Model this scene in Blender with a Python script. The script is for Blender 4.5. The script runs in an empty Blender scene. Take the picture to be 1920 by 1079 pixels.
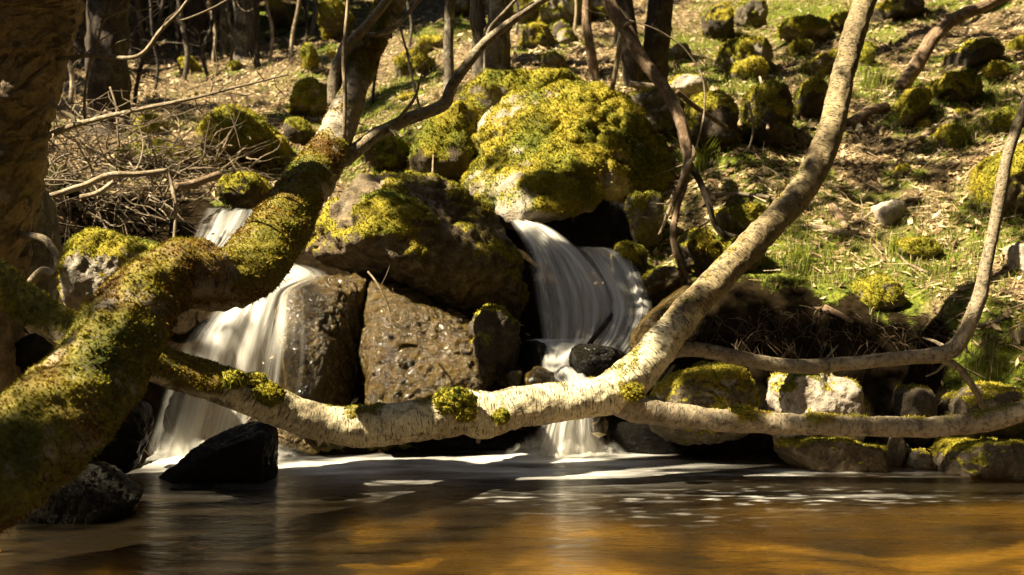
import bpy, bmesh, math, random
import numpy as np
from mathutils import Vector

rs = np.random.RandomState(7); DEBUG = False
C = bpy.context.scene.collection
F_PX, CX, CY, CAM_Z = 2059.0, 960.0, 540.0, 1.1
SUN = np.array([-0.57, -0.25, 0.78]); SUN /= np.linalg.norm(SUN)      # towards the sun

def P(px, py, Y):
    """a point of the place seen at photo pixel (px, py) and standing Y metres away"""
    return np.array([(px - CX) / F_PX * Y, Y, CAM_Z - (py - CY) / F_PX * Y])

# ---------------------------------------------------------------- noise
def _h(ix, iy, iz, s):
    n = (ix * 374761393 + iy * 668265263 + iz * 2147483647 + s * 1274126177) & 0xFFFFFFFF
    n = ((n ^ (n >> 13)) * 1274126177) & 0xFFFFFFFF
    n = ((n ^ (n >> 16)) * 2246822519) & 0xFFFFFFFF
    return n ^ (n >> 15)

def noise(p, seed=0):
    p = np.asarray(p, float)
    i = np.floor(p).astype(np.int64); f = p - i
    u = f * f * f * (f * (f * 6 - 15) + 10)
    out = np.zeros(len(p))
    for dx in (0, 1):
        for dy in (0, 1):
            for dz in (0, 1):
                h = _h(i[:, 0] + dx, i[:, 1] + dy, i[:, 2] + dz, seed)
                gx = ((h & 255) / 127.5 - 1); gy = (((h >> 8) & 255) / 127.5 - 1); gz = (((h >> 16) & 255) / 127.5 - 1)
                w = (u[:, 0] if dx else 1 - u[:, 0]) * (u[:, 1] if dy else 1 - u[:, 1]) * (u[:, 2] if dz else 1 - u[:, 2])
                out += w * (gx * (f[:, 0] - dx) + gy * (f[:, 1] - dy) + gz * (f[:, 2] - dz))
    return out

def fbm(p, oct=4, seed=0, gain=0.5):
    o = np.zeros(len(p)); a = 1.0; q = np.asarray(p, float)
    for k in range(oct):
        o += a * noise(q, seed + k * 17); a *= gain; q = q * 2.03 + 3.7
    return o

def sstep(a, b, x):
    t = np.clip((x - a) / (b - a), 0, 1); return t * t * (3 - 2 * t)

# ---------------------------------------------------------------- objects
def tag(o, label=None, cat=None, group=None, kind=None):
    if label: o['label'] = label
    if cat: o['category'] = cat
    if group: o['group'] = group
    if kind: o['kind'] = kind
    return o

def mk(name, V, F, mat, parent=None, uv=None, attrs=None, smooth=True):
    """F: (n,3) or (n,4) array, or a list of such arrays"""
    if not isinstance(F, (list, tuple)): F = [F]
    F = [np.asarray(f, np.int32) for f in F if len(f)]
    me = bpy.data.meshes.new(name)
    V = np.asarray(V, np.float32)
    me.vertices.add(len(V)); me.vertices.foreach_set('co', V.ravel())
    loops = np.concatenate([f.ravel() for f in F])
    tot = np.concatenate([np.full(len(f), f.shape[1], np.int32) for f in F])
    start = np.concatenate([[0], np.cumsum(tot)[:-1]]).astype(np.int32)
    me.loops.add(len(loops)); me.loops.foreach_set('vertex_index', loops)
    me.polygons.add(len(tot)); me.polygons.foreach_set('loop_start', start)
    try: me.polygons.foreach_set('loop_total', tot)
    except Exception: pass
    me.polygons.foreach_set('use_smooth', np.full(len(tot), bool(smooth)))
    if uv is not None:
        l = me.uv_layers.new(name='UVMap')
        l.data.foreach_set('uv', np.asarray(uv, np.float32)[loops].ravel())
    for k, a in (attrs or {}).items():
        at = me.attributes.new(k, 'FLOAT', 'POINT'); at.data.foreach_set('value', np.asarray(a, np.float32))
    me.update(calc_edges=True); me.validate()
    if mat: me.materials.append(mat)
    o = bpy.data.objects.new(name, me); C.objects.link(o)
    if parent is not None:
        o.parent = parent
        o.matrix_parent_inverse.identity()
        o.location = -Vector(parent.location) if parent.parent is None else Vector((0, 0, 0))
    return o

def empty(name, loc):
    o = bpy.data.objects.new(name, None); o.location = Vector([float(v) for v in loc]); o.empty_display_size = 0.1
    C.objects.link(o); return o

# ---------------------------------------------------------------- materials
class NT:
    def __init__(s, name):
        s.m = bpy.data.materials.new(name); s.m.use_nodes = True
        s.t = s.m.node_tree; s.t.nodes.clear()
        s.out = s.n('ShaderNodeOutputMaterial')
    def n(s, typ, **kw):
        nd = s.t.nodes.new(typ)
        for k, v in kw.items():
            if hasattr(nd, k) and not k.startswith('i_'): setattr(nd, k, v)
        return nd
    def l(s, a, b): s.t.links.new(a, b)
    def val(s, sock, v):
        if hasattr(v, 'is_linked') or hasattr(v, 'links'): s.l(v, sock)
        elif isinstance(v, (tuple, list)) and len(v) == 3 and sock.type == 'RGBA': sock.default_value = (*v, 1)
        else: sock.default_value = v
    def attr(s, name): return s.n('ShaderNodeAttribute', attribute_name=name).outputs['Fac']
    def obj(s): return s.n('ShaderNodeTexCoord').outputs['Object']
    def uv(s): return s.n('ShaderNodeTexCoord').outputs['UV']
    def map(s, co, scale=(1, 1, 1), rot=(0, 0, 0), loc=(0, 0, 0)):
        m = s.n('ShaderNodeMapping'); s.l(co, m.inputs[0]); m.inputs['Scale'].default_value = scale
        m.inputs['Rotation'].default_value = rot; m.inputs['Location'].default_value = loc; return m.outputs[0]
    def noise(s, co, scale, detail=4, rough=.55, dist=0):
        n = s.n('ShaderNodeTexNoise'); s.l(co, n.inputs['Vector']); n.inputs['Scale'].default_value = scale
        n.inputs['Detail'].default_value = detail; n.inputs['Roughness'].default_value = rough; n.inputs['Distortion'].default_value = dist
        return n.outputs['Fac']
    def voro(s, co, scale, feature='F1'):
        n = s.n('ShaderNodeTexVoronoi', feature=feature); s.l(co, n.inputs['Vector']); n.inputs['Scale'].default_value = scale
        return n.outputs['Distance']
    def ramp(s, fac, stops, interp='LINEAR'):
        r = s.n('ShaderNodeValToRGB'); s.l(fac, r.inputs[0]); e = r.color_ramp.elements; r.color_ramp.interpolation = interp
        while len(e) < len(stops): e.new(0.5)
        for el, (p, c) in zip(e, stops):
            el.position = p; el.color = (*c, 1) if isinstance(c, (tuple, list)) else (c, c, c, 1)
        return r.outputs[0]
    def mix(s, f, a, b, blend='MIX'):
        m = s.n('ShaderNodeMix', data_type='RGBA', blend_type=blend)
        s.val(m.inputs[0], f); s.val(m.inputs[6], a); s.val(m.inputs[7], b); return m.outputs[2]
    def math(s, op, a, b=0.0, c=0.0, clamp=False):
        m = s.n('ShaderNodeMath', operation=op, use_clamp=clamp); s.val(m.inputs[0], a); s.val(m.inputs[1], b); s.val(m.inputs[2], c); return m.outputs[0]
    def bump(s, h, strength, dist, nrm=None):
        b = s.n('ShaderNodeBump'); s.l(h, b.inputs['Height']); b.inputs['Strength'].default_value = strength; b.inputs['Distance'].default_value = dist
        if nrm: s.l(nrm, b.inputs['Normal'])
        return b.outputs[0]
    def bsdf(s, col, rough=.8, nrm=None, spec=.3, **kw):
        b = s.n('ShaderNodeBsdfPrincipled'); s.val(b.inputs['Base Color'], col); s.val(b.inputs['Roughness'], rough)
        s.val(b.inputs['Specular IOR Level'], spec)
        if nrm: s.l(nrm, b.inputs['Normal'])
        for k, v in kw.items(): s.val(b.inputs[k], v)
        return b.outputs[0]
    def shmix(s, f, a, b):
        m = s.n('ShaderNodeMixShader'); s.val(m.inputs[0], f); s.l(a, m.inputs[1]); s.l(b, m.inputs[2]); return m.outputs[0]
    def done(s, sh): s.l(sh, s.out.inputs[0]); return s.m

MOSS_Y, MOSS_G, MOSS_R = (0.25, 0.205, 0.018), (0.09, 0.10, 0.010), (0.13, 0.062, 0.010)

def moss_mat(name, rust=False):
    t = NT(name); r = t.attr('rnd'); h = t.attr('hue')
    if rust: base = t.ramp(h, [(0.15, MOSS_G), (.42, MOSS_Y), (.62, (0.17, .10, .012)), (.85, MOSS_R)])
    else: base = t.ramp(h, [(0.12, MOSS_G), (.42, (.12, .11, .01)), (.62, MOSS_Y), (.9, (.31, .24, .026))])
    v = t.ramp(r, [(0, (.4, .4, .4)), (1, (1.4, 1.35, 1.2))])
    col = t.mix(1.0, base, v, 'MULTIPLY')
    d = t.bsdf(col, .8, spec=.15)
    tr = t.n('ShaderNodeBsdfTranslucent'); t.l(t.mix(1.0, col, (1.1, 1.25, .6), 'MULTIPLY'), tr.inputs[0])
    return t.done(t.shmix(.3, d, tr.outputs[0]))

def rock_mat(name, a, b, pale, wet=0.0, palef=.5, lich=True, bscale=1.0):
    t = NT(name); co = t.obj()
    n1 = t.noise(co, 2.2, 6, .6); n2 = t.noise(co, 14, 6, .65); n3 = t.noise(co, 70, 4, .6)
    col = t.mix(n1, a, b)
    col = t.mix(t.math('MULTIPLY', t.ramp(n2, [(.42, 0), (.75, 1)]), .8), col, pale)
    sp = t.ramp(n3, [(.3, .55), (.5, 1.0), (.72, 1.35)])
    col = t.mix(.8, col, t.mix(1.0, col, sp, 'MULTIPLY'))
    if lich:
        v = t.noise(co, 7, 5, .7, .6); col = t.mix(t.math('MULTIPLY', t.ramp(v, [(.56, 0), (.63, 1)]), palef), col, (.42, .39, .30))
        v = t.noise(co, 3.3, 5, .75, .4); col = t.mix(t.math('MULTIPLY', t.ramp(v, [(.55, 0), (.7, 1)]), .75), col, (.04, .032, .022))
    moss = t.attr('moss'); mn = t.noise(co, 45, 4, .65)
    mm = t.ramp(t.math('ADD', moss, t.math('MULTIPLY', t.math('SUBTRACT', mn, .5), .9)), [(.42, 0), (.6, 1)])
    hue = t.attr('hue')
    mcol = t.ramp(hue, [(0.12, MOSS_G), (.45, (.16, .14, .01)), (.8, (.22, .175, .016))])
    mcol = t.mix(1.0, mcol, t.ramp(mn, [(.25, .35), (.75, 1.5)]), 'MULTIPLY')
    col = t.mix(mm, col, mcol)
    hgt = t.math('ADD', t.math('MULTIPLY', n2, .7), t.math('MULTIPLY', n3, .35))
    if wet:
        n4 = t.noise(co, 26 * bscale, 5, .7, .3); hgt = t.math('ADD', t.math('MULTIPLY', hgt, .6), n4)
        nr = t.bump(t.math('ADD', hgt, t.math('MULTIPLY', t.noise(co, 60 * bscale, 3, .6), .35)), .8, .04)
        rough = t.math('ADD', t.math('MULTIPLY', n1, .14), .08 if wet > 2 else .2)
        s = t.bsdf(col, rough, nr, .07 if wet < 2 else .3, **{'Coat Weight': .05 * wet if wet < 2 else .3, 'Coat Roughness': .05})
    else:
        nr = t.bump(hgt, .9, .03); s = t.bsdf(col, t.mix(mm, (.8, .8, .8), (.95, .95, .95)), nr, .2)
    return t.done(s)

def birch_mat(name, light, mid, dark, vs=1.0, spots=.5, diag=False, tick=.85):
    t = NT(name); uv = t.uv(); co = t.obj()
    if diag:
        q = t.map(t.map(uv, (1.7, 1, 1), (0, 0, .8)), (15, 5.5, 1)); ln = t.noise(q, 1.0, 6, .72, .9)
        lent = t.math('MULTIPLY', t.ramp(ln, [(.40, 1), (.48, 0)]), t.ramp(t.noise(co, 2.2, 4, .6), [(.38, .15), (.62, 1)]))
    else:
        q = t.map(uv, (11, 120 * vs, 1)); ln = t.noise(q, 1.0, 2, .5)
        q2 = t.map(uv, (20, 62 * vs, 1)); ln2 = t.noise(q2, 1.0, 3, .6)
        lent = t.math('MAXIMUM', t.ramp(ln, [(.58, 0), (.66, 1)]), t.ramp(ln2, [(.60, 0), (.68, 1)]))
    big = t.noise(co, 3.5, 6, .65); fine = t.noise(co, 38, 5, .65); lc = t.noise(co, 11, 5, .7, .5)
    col = t.mix(t.ramp(big, [(.35, 0), (.68, 1)]), light, mid)
    col = t.mix(t.math('MULTIPLY', lent, tick), col, dark)
    col = t.mix(t.math('MULTIPLY', t.ramp(lc, [(.54, 0), (.66, 1)]), spots), col, tuple(c * 1.4 for c in dark))
    col = t.mix(1.0, col, t.ramp(fine, [(.25, .6), (.75, 1.3)]), 'MULTIPLY')
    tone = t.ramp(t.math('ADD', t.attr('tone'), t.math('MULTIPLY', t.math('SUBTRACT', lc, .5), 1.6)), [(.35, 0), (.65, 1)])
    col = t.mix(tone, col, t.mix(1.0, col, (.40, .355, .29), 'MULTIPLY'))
    moss = t.attr('moss'); mm = t.ramp(t.math('ADD', moss, t.math('MULTIPLY', t.math('SUBTRACT', fine, .5), .9)), [(.42, 0), (.62, 1)])
    mcol = t.ramp(t.attr('hue'), [(.15, (.055, .06, .008)), (.5, (.14, .115, .01)), (.85, (.11, .06, .01))])
    mcol = t.mix(1.0, mcol, t.ramp(fine, [(.25, .35), (.75, 1.5)]), 'MULTIPLY')
    col = t.mix(mm, col, mcol)
    h = t.math('SUBTRACT', t.math('ADD', t.math('MULTIPLY', fine, .5), t.math('MULTIPLY', lc, .8)), t.math('MULTIPLY', lent, .5))
    return t.done(t.bsdf(col, .75, t.bump(h, 1.0, .035 if diag else .012), .25))

def plain_bark(name, a, b, pale, vscale=1.0):
    t = NT(name); uv = t.uv(); co = t.obj()
    r = t.noise(t.map(uv, (22, 5 * vscale, 1)), 1.0, 5, .65, .3); n = t.noise(co, 9, 6, .7); f = t.noise(co, 45, 4, .6)
    col = t.mix(t.ramp(r, [(.35, 0), (.65, 1)]), a, b)
    col = t.mix(t.ramp(n, [(.52, 0), (.62, 1)]), col, pale)
    col = t.mix(1.0, col, t.ramp(f, [(.25, .6), (.75, 1.3)]), 'MULTIPLY')
    moss = t.attr('moss'); col = t.mix(t.math('MULTIPLY', t.ramp(t.math('ADD', moss, t.math('SUBTRACT', n, .5)), [(.45, 0), (.6, 1)]), .9), col, (.10, .095, .01))
    h = t.math('ADD', r, t.math('MULTIPLY', n, .6))
    return t.done(t.bsdf(col, .85, t.bump(h, 1.0, .02), .2))

M = {}
M['moss'] = moss_mat('yellow_moss'); M['rust_moss'] = moss_mat('rust_moss', True)
M['granite'] = rock_mat('granite', (.045, .034, .020), (.11, .085, .052), (.23, .19, .125))
M['shade_granite'] = rock_mat('shaded_granite', (.026, .019, .010), (.068, .048, .026), (.13, .095, .053), palef=.2)  # granite darkened for stones standing in shade
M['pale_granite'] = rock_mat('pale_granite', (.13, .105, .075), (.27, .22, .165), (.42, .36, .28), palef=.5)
M['dark_shade_rock'] = rock_mat('dark_shade_rock', (.018, .013, .008), (.045, .032, .019), (.08, .06, .035), palef=.1)  # dark rock; shade of recesses and bank foot is put into the colour
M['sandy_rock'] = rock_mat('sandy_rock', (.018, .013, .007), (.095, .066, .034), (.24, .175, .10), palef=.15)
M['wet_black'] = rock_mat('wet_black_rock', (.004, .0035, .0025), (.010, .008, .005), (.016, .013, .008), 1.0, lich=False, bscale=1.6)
M['wet_brown'] = rock_mat('wet_brown_rock', (.012, .007, .001), (.058, .034, .004), (.10, .062, .010), 3.2, lich=False)
M['birch'] = birch_mat('pale_birch_bark', (.62, .54, .34), (.28, .215, .12), (.04, .03, .016), 1.0, .8)
M['birch_up'] = birch_mat('grey_brown_bark', (.27, .215, .135), (.15, .112, .066), (.045, .033, .02), .5, .9, tick=.4)
M['old_bark'] = birch_mat('old_mossy_bark', (.34, .28, .20), (.16, .12, .075), (.035, .026, .016), .7, .8)
M['peel_bark'] = birch_mat('peeling_bark', (.34, .235, .125), (.16, .105, .052), (.014, .010, .006), 1, .5, True)
M['bark'] = plain_bark('grey_bark', (.035, .026, .017), (.14, .11, .075), (.23, .20, .14))
M['dark_bark'] = plain_bark('dark_bark', (.018, .013, .009), (.06, .042, .026), (.09, .07, .045))
M['twig'] = plain_bark('twig_bark', (.18, .13, .08), (.38, .29, .18), (.46, .37, .25))
M['deadwood'] = plain_bark('dead_wood', (.09, .055, .03), (.22, .145, .085), (.30, .21, .13))

def litter_mat():
    t = NT('leaf_litter_ground'); co = t.obj()
    geo = t.n('ShaderNodeNewGeometry'); sep = t.n('ShaderNodeSeparateXYZ'); t.l(geo.outputs['Position'], sep.inputs[0])
    n1 = t.noise(co, 1.1, 6, .6); n2 = t.noise(co, 16, 5, .65); v = t.voro(co, 26)
    col = t.ramp(n2, [(.25, (.05, .034, .014)), (.5, (.19, .135, .065)), (.75, (.36, .28, .15))])
    col = t.mix(t.ramp(v, [(.2, 0), (.6, .7)]), col, (.06, .04, .02))
    g = t.math('ADD', t.attr('green'), t.math('MULTIPLY', t.math('SUBTRACT', n1, .5), .8))
    gc = t.ramp(n2, [(.25, (.025, .034, .005)), (.55, (.10, .115, .012)), (.8, (.21, .195, .02))])
    col = t.mix(t.ramp(g, [(.42, 0), (.6, 1)]), col, gc)
    # the bed of the pool: amber sand and dark cobbles
    bn = t.noise(t.map(co, (1, 1.6, 1)), 1.5, 3, .5, .4)
    bed = t.ramp(bn, [(.34, (.010, .007, .0015)), (.48, (.11, .072, .014)), (.64, (.36, .265, .058))])
    col = t.mix(t.ramp(sep.outputs[2], [(.0, 1), (.05, 0)]), col, bed)
    mud_shade = t.ramp(t.math('ADD', t.attr('wet'), t.math('MULTIPLY', t.math('SUBTRACT', t.noise(co, 5, 6, .7), .5), 1.5)), [(.42, 0), (.58, 1)]); col = t.mix(mud_shade, col, t.ramp(n2, [(.3, (.004, .003, .0015)), (.7, (.020, .0135, .007))]))  # dark earth colour, for wet ground and painted shade alike
    dry_unshaded = t.math('MULTIPLY', t.ramp(sep.outputs[2], [(.0, 0), (.05, 1)]), t.math('SUBTRACT', 1.0, t.math('MULTIPLY', mud_shade, .85)))
    nr = t.bump(t.math('MULTIPLY', t.math('ADD', n2, t.math('MULTIPLY', v, .5)), dry_unshaded), 1.0, .05)
    return t.done(t.bsdf(col, 1.0, nr, t.math('MULTIPLY', t.math('SUBTRACT', 1.0, mud_shade), .15)))
M['litter'] = litter_mat()
def unseen_bank_mat():
    t = NT('dark_humus'); n = t.noise(t.obj(), 3, 6, .7); return t.done(t.bsdf(t.ramp(n, [(.3, (.008, .007, .003)), (.7, (.035, .03, .012))]), .95, t.bump(n, 1, .2), .1))
M['humus'] = unseen_bank_mat()  # kept dark so the unseen banks bounce little light

def leaf_mat(name, stops, trans=.25):
    t = NT(name); col = t.ramp(t.attr('rnd'), stops)
    d = t.bsdf(col, .7, spec=.25)
    tr = t.n('ShaderNodeBsdfTranslucent'); t.l(col, tr.inputs[0])
    return t.done(t.shmix(trans, d, tr.outputs[0]))
M['leaf'] = leaf_mat('dead_leaves', [(0, (.06, .034, .014)), (.35, (.19, .12, .052)), (.7, (.36, .265, .135)), (1, (.60, .49, .30))], .15)
M['grass'] = leaf_mat('grass_blades', [(0, (.04, .065, .006)), (.5, (.13, .17, .014)), (.85, (.24, .235, .025)), (1, (.42, .33, .16))], .4)
M['foliage'] = leaf_mat('added_shading_leaves', [(0, (.04, .055, .008)), (1, (.10, .11, .014))], .35)
M['needle'] = leaf_mat('pine_needles', [(0, (.008, .012, .003)), (1, (.035, .038, .008))], .15)

def water_mat():
    t = NT('stream_water'); co = t.obj()
    h1 = t.noise(t.map(co, (2.0, 6.5, 1)), 1.3, 3, .5, .6); h2 = t.noise(t.map(co, (7, 24, 1)), 1.5, 3, .55, .8)
    calm = t.attr('chop')
    nr = t.bump(t.math('ADD', h1, t.math('MULTIPLY', h2, t.math('MULTIPLY', calm, 1.6))), .38, .05)
    fr = t.n('ShaderNodeFresnel'); fr.inputs['IOR'].default_value = 1.33; t.l(nr, fr.inputs['Normal'])
    gl = t.n('ShaderNodeBsdfAnisotropic'); gl.inputs['Roughness'].default_value = .16; t.l(nr, gl.inputs['Normal'])
    gl.inputs['Color'].default_value = (.95, .93, .9, 1)
    tr = t.n('ShaderNodeBsdfTransparent'); tr.inputs[0].default_value = (.84, .68, .36, 1)
    rf = t.n('ShaderNodeBsdfRefraction'); rf.inputs['Color'].default_value = (.84, .68, .36, 1); rf.inputs['Roughness'].default_value = .32; rf.inputs['IOR'].default_value = 1.12; t.l(nr, rf.inputs['Normal'])
    thru = t.shmix(.55, tr.outputs[0], rf.outputs[0])
    murk = t.bsdf((.035, .022, .006), .8, spec=0.0)
    sh = t.shmix(fr.outputs[0], t.shmix(.16, thru, murk), gl.outputs[0])
    fo = t.attr('foam'); fn = t.noise(t.map(co, (2.2, 8, 1)), 2.2, 5, .6, .5)
    fm = t.math('MULTIPLY', fo, t.ramp(fn, [(.25, .45), (.62, 1)]), clamp=True)
    wd = t.bsdf((.62, .59, .53), .6, spec=.2)
    return t.done(t.shmix(fm, sh, wd))
M['water'] = water_mat()

def fall_mat():
    t = NT('falling_water'); uv = t.uv()
    s1 = t.noise(t.map(uv, (9, .8, 1)), 1.0, 4, .6, .15); s2 = t.noise(t.map(uv, (42, 1.0, 1)), 1.0, 3, .6); s3 = t.noise(t.map(uv, (120, 5, 1)), 1.0, 3, .6)
    a = t.math('ADD', t.math('MULTIPLY', s1, .62), t.math('ADD', t.math('MULTIPLY', s2, .26), t.math('MULTIPLY', s3, .20)))
    dens = t.attr('dens')
    al = t.math('MULTIPLY', t.ramp(t.math('ADD', a, t.math('MULTIPLY', t.math('SUBTRACT', dens, .5), .8)), [(.30, 0.02), (.60, .42), (.88, .80)]), t.attr('edge'), clamp=True)
    h = t.math('ADD', s1, t.math('MULTIPLY', s2, .25))
    nr = t.bump(h, .35, .03)
    d = t.bsdf((.70, .67, .60), .45, nr, .3)
    tl = t.n('ShaderNodeBsdfTranslucent'); tl.inputs[0].default_value = (.78, .74, .64, 1)
    sh = t.shmix(.35, d, tl.outputs[0])
    tp = t.n('ShaderNodeBsdfTransparent')
    return t.done(t.shmix(al, tp.outputs[0], sh))
M['fall'] = fall_mat()

# ---------------------------------------------------------------- terrain
CTRL = [P(*c) for c in [
    (330, 866, 7.3), (450, 640, 7.6), (430, 520, 8.0), (430, 410, 8.5),
    (1060, 848, 7.55), (1060, 745, 7.75), (1080, 665, 8.0), (1060, 500, 8.7), (980, 425, 8.9), (1160, 500, 8.7),
    (200, 500, 8.0), (200, 345, 9.2), (90, 315, 8.6), (300, 300, 9.8), (470, 330, 9.5), (120, 600, 7.2), (250, 620, 7.3), (620, 420, 9.0), (760, 360, 9.6),
    (450, 255, 11), (300, 200, 12.5), (500, 135, 14), (200, 115, 16), (480, 110, 15.5), (600, 60, 17), (700, 215, 11.5),
    (720, 300, 10), (900, 165, 10.8), (900, 130, 11.6), (1000, 100, 12.8), (850, 50, 15), (1020, 0, 18), (1200, 160, 10.8),
    (1290, 330, 9.4), (1400, 290, 9.3), (1300, 195, 10.6), (1400, 130, 12), (1500, 60, 13.5), (1600, 0, 15), (1400, 0, 16), (1750, 0, 14), (1900, 0, 13),
    (1900, 150, 10.6), (1700, 150, 11), (1700, 250, 9.8), (1900, 280, 9.1), (1600, 350, 9.2), (1850, 420, 8.4), (1450, 400, 8.8), (1600, 480, 8.2),
    (1400, 520, 7.95), (1750, 520, 7.95), (1900, 520, 7.8), (1400, 605, 7.6), (1600, 612, 7.5), (1800, 622, 7.3), (1900, 640, 7.1), (1300, 560, 8.0),
    (1300, 810, 7.4), (1500, 850, 7.2), (1700, 880, 7.0), (1900, 890, 6.8), (1400, 700, 7.55), (1700, 700, 7.3), (1900, 720, 7.0)]]
CTRL += [np.array(c, float) for c in [
    (-3, 1, -.3), (0, 1, -.4), (3, 1, -.4), (-2.6, 4.6, -.1), (-1.6, 4.5, -.3), (0, 4.5, -.42), (3, 5, -.4), (0, 6, -.32), (1.5, 6, -.35), (-1.5, 5.8, -.3), (3, 6, -.3), (-.4, 7.1, -.25), (.4, 7.1, -.25), (-1.3, 6.9, -.25),
    (-3.1, 5.2, .5), (-2.6, 4.0, .0), (-3.2, 3.6, .25), (-4.2, 6.4, 1.1), (-.6, 7.7, .25), (-.5, 8.3, .9), (.3, 7.85, .3),
    (-10, 25, 9), (0, 25, 9.5), (10, 25, 10.5), (-30, 60, 24), (0, 60, 25), (30, 60, 27), (15, 15, 8), (-15, 15, 4.5), (9, 8, 3.7), (7, 6, 1.8), (6, 4, .8), (5, 1.5, .5), (-6, 8, 2.2), (-6, 5, 1.3), (-5, 2.5, .6)]]
CTRL = np.array(CTRL)
_A = np.sqrt(((CTRL[:, None, :2] - CTRL[None, :, :2]) ** 2).sum(-1) + .04)
_w = None
def _solve():
    n = len(CTRL); A = np.zeros((n + 3, n + 3)); A[:n, :n] = _A + np.eye(n) * (-.02)
    A[:n, n] = 1; A[:n, n + 1:] = CTRL[:, :2]; A[n, :n] = 1; A[n + 1:, :n] = CTRL[:, :2].T
    return np.linalg.solve(A, np.concatenate([CTRL[:, 2], np.zeros(3)]))
_w = _solve()
MOUNDS = []
def ground_z(x, y):
    x = np.atleast_1d(np.asarray(x, float)); y = np.atleast_1d(np.asarray(y, float))
    out = np.empty(len(x)); n = len(CTRL)
    for a in range(0, len(x), 20000):
        X = np.stack([x[a:a + 20000], y[a:a + 20000]], 1)
        D = np.sqrt(((X[:, None] - CTRL[None, :, :2]) ** 2).sum(-1) + .04)
        out[a:a + 20000] = D @ _w[:n] + _w[n] + X @ _w[n + 1:]
    q = np.stack([x, y, np.zeros(len(x))], 1)
    amp = .05 + .16 * sstep(8.5, 13, y)
    land = sstep(-.05, .2, out)
    for (mx, my, mr) in MOUNDS:
        near_ = (np.abs(x - mx) < 3 * mr) & (np.abs(y - my) < 3 * mr)
        if near_.any(): out[near_] += .34 * mr * np.exp(-((x[near_] - mx) ** 2 + (y[near_] - my) ** 2) / (1.25 * mr) ** 2)
    return out + amp * fbm(q * .9, 3, 5) + (.035 + .07 * sstep(7.5, 10, y)) * fbm(q * 2.6, 4, 9) * land
def ground_at(px, py):
    Y = np.arange(3.5, 45, .02); r = (px - CX) / F_PX; z = CAM_Z - (py - CY) / F_PX * Y
    g = ground_z(r * Y, Y); k = np.argmax(z <= g) if (z <= g).any() else len(Y) - 1
    return np.array([r * Y[k], Y[k], g[k]])

ang = np.linspace(-1.0, 1.0, 340)
rows = np.concatenate([np.linspace(.8, 5.9, 40, endpoint=False), np.linspace(5.9, 12, 220, endpoint=False), 12 * (62 / 12) ** np.linspace(0, 1, 120)])
GX, GY = np.meshgrid(ang, rows); GX = GX * np.maximum(GY, 3.2)
gx, gy = GX.ravel(), GY.ravel(); gz = ground_z(gx, gy)
nr_, nc_ = GX.shape
idx = np.arange(nr_ * nc_).reshape(nr_, nc_)
gF = np.stack([idx[:-1, :-1].ravel(), idx[:-1, 1:].ravel(), idx[1:, 1:].ravel(), idx[1:, :-1].ravel()], 1)
gV = np.stack([gx, gy, gz], 1)
gpx = CX + gx / gy * F_PX; gpy = CY - (gz - CAM_Z) / gy * F_PX
def bump2(px, py, cx, cy, sx, sy): return np.exp(-((px - cx) / sx) ** 2 - ((py - cy) / sy) ** 2)
def world_bumps(x, y, spots):
    o = np.zeros(len(x))
    for (px, py, r, a) in spots:
        c = ground_at(px, py); o = np.maximum(o, a * np.exp(-((x - c[0]) ** 2 + ((y - c[1]) * .8) ** 2) / r ** 2))
    return o
GREEN = [(1500, 490, .7, 1), (1620, 540, .5, .9), (1430, 450, .45, .8), (1750, 500, .5, .8), (1860, 620, .4, .8), (1340, 150, .8, .9), (1290, 90, 1., 1), (1250, 130, .7, .8), (1500, 20, 1.1, .9), (1430, 20, 1., .8),
         (740, 180, .8, .8), (850, 60, 1., .9), (700, 270, .7, .9), (1640, 150, .6, .8), (1530, 130, .6, .6), (1320, 300, .3, .8), (330, 240, .8, .5), (560, 150, 1, .5), (1870, 210, .6, .7), (1400, 380, .4, .6), (1880, 440, .5, .7), (1700, 430, .4, .5), (620, 20, 1.4, .6)]
STREAM_SHADE = [(1380, 618, .30, .85), (1500, 632, .30, .8), (1620, 640, .28, .75), (1740, 648, .25, .6), (210, 440, .55, 1), (320, 425, .4, 1), (430, 440, .45, 1), (450, 600, .5, 1), (1060, 560, .5, 1), (1060, 720, .6, 1), (980, 430, .35, 1), (700, 560, .9, 1), (850, 520, .9, 1), (300, 640, .8, 1), (100, 650, .9, 1), (1300, 700, .5, 1), (1300, 800, .6, 1), (1500, 760, .5, .9), (1700, 760, .4, .8)]  # wet ground, plus shade painted under the brush heap and a darkened bank edge
g_green = np.maximum(world_bumps(gx, gy, GREEN), .62 * sstep(.0, .3, fbm(np.stack([gx, gy, 0 * gx], 1) * .8, 4, 51))); g_wet_shade = np.clip(world_bumps(gx, gy, STREAM_SHADE) * 1.5 - .2, 0, 1) * sstep(-.05, .05, gz)
g_wet_shade[(gy < 6.4)] = 0
bed_dark = np.maximum(sstep(-.5, -1.2, gx + .25 * fbm(np.stack([gx, gy * 1.5, 0 * gx], 1) * 1.3, 3, 57)), sstep(6.0, 6.6, gy + .3 * noise(np.stack([gx, gy, 0 * gx], 1) * 1.2, 58)) * .8)   # bed coloured dark at the left for depth, and near the falls
bed_dark = bed_dark * (1 - np.exp(-((gx + 1.72) / .35) ** 2 - ((gy - 4.55) / .22) ** 2))  # bed colour stays bright at the sunlit amber patch
g_wet_shade = np.where(gz < .02, bed_dark, g_wet_shade)
ground = mk('ground', gV, gF, M['litter'], attrs={'green': g_green, 'wet': g_wet_shade}); tag(ground, kind='structure')  # 'wet' holds wet ground, painted shade and the darkened bed

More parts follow.
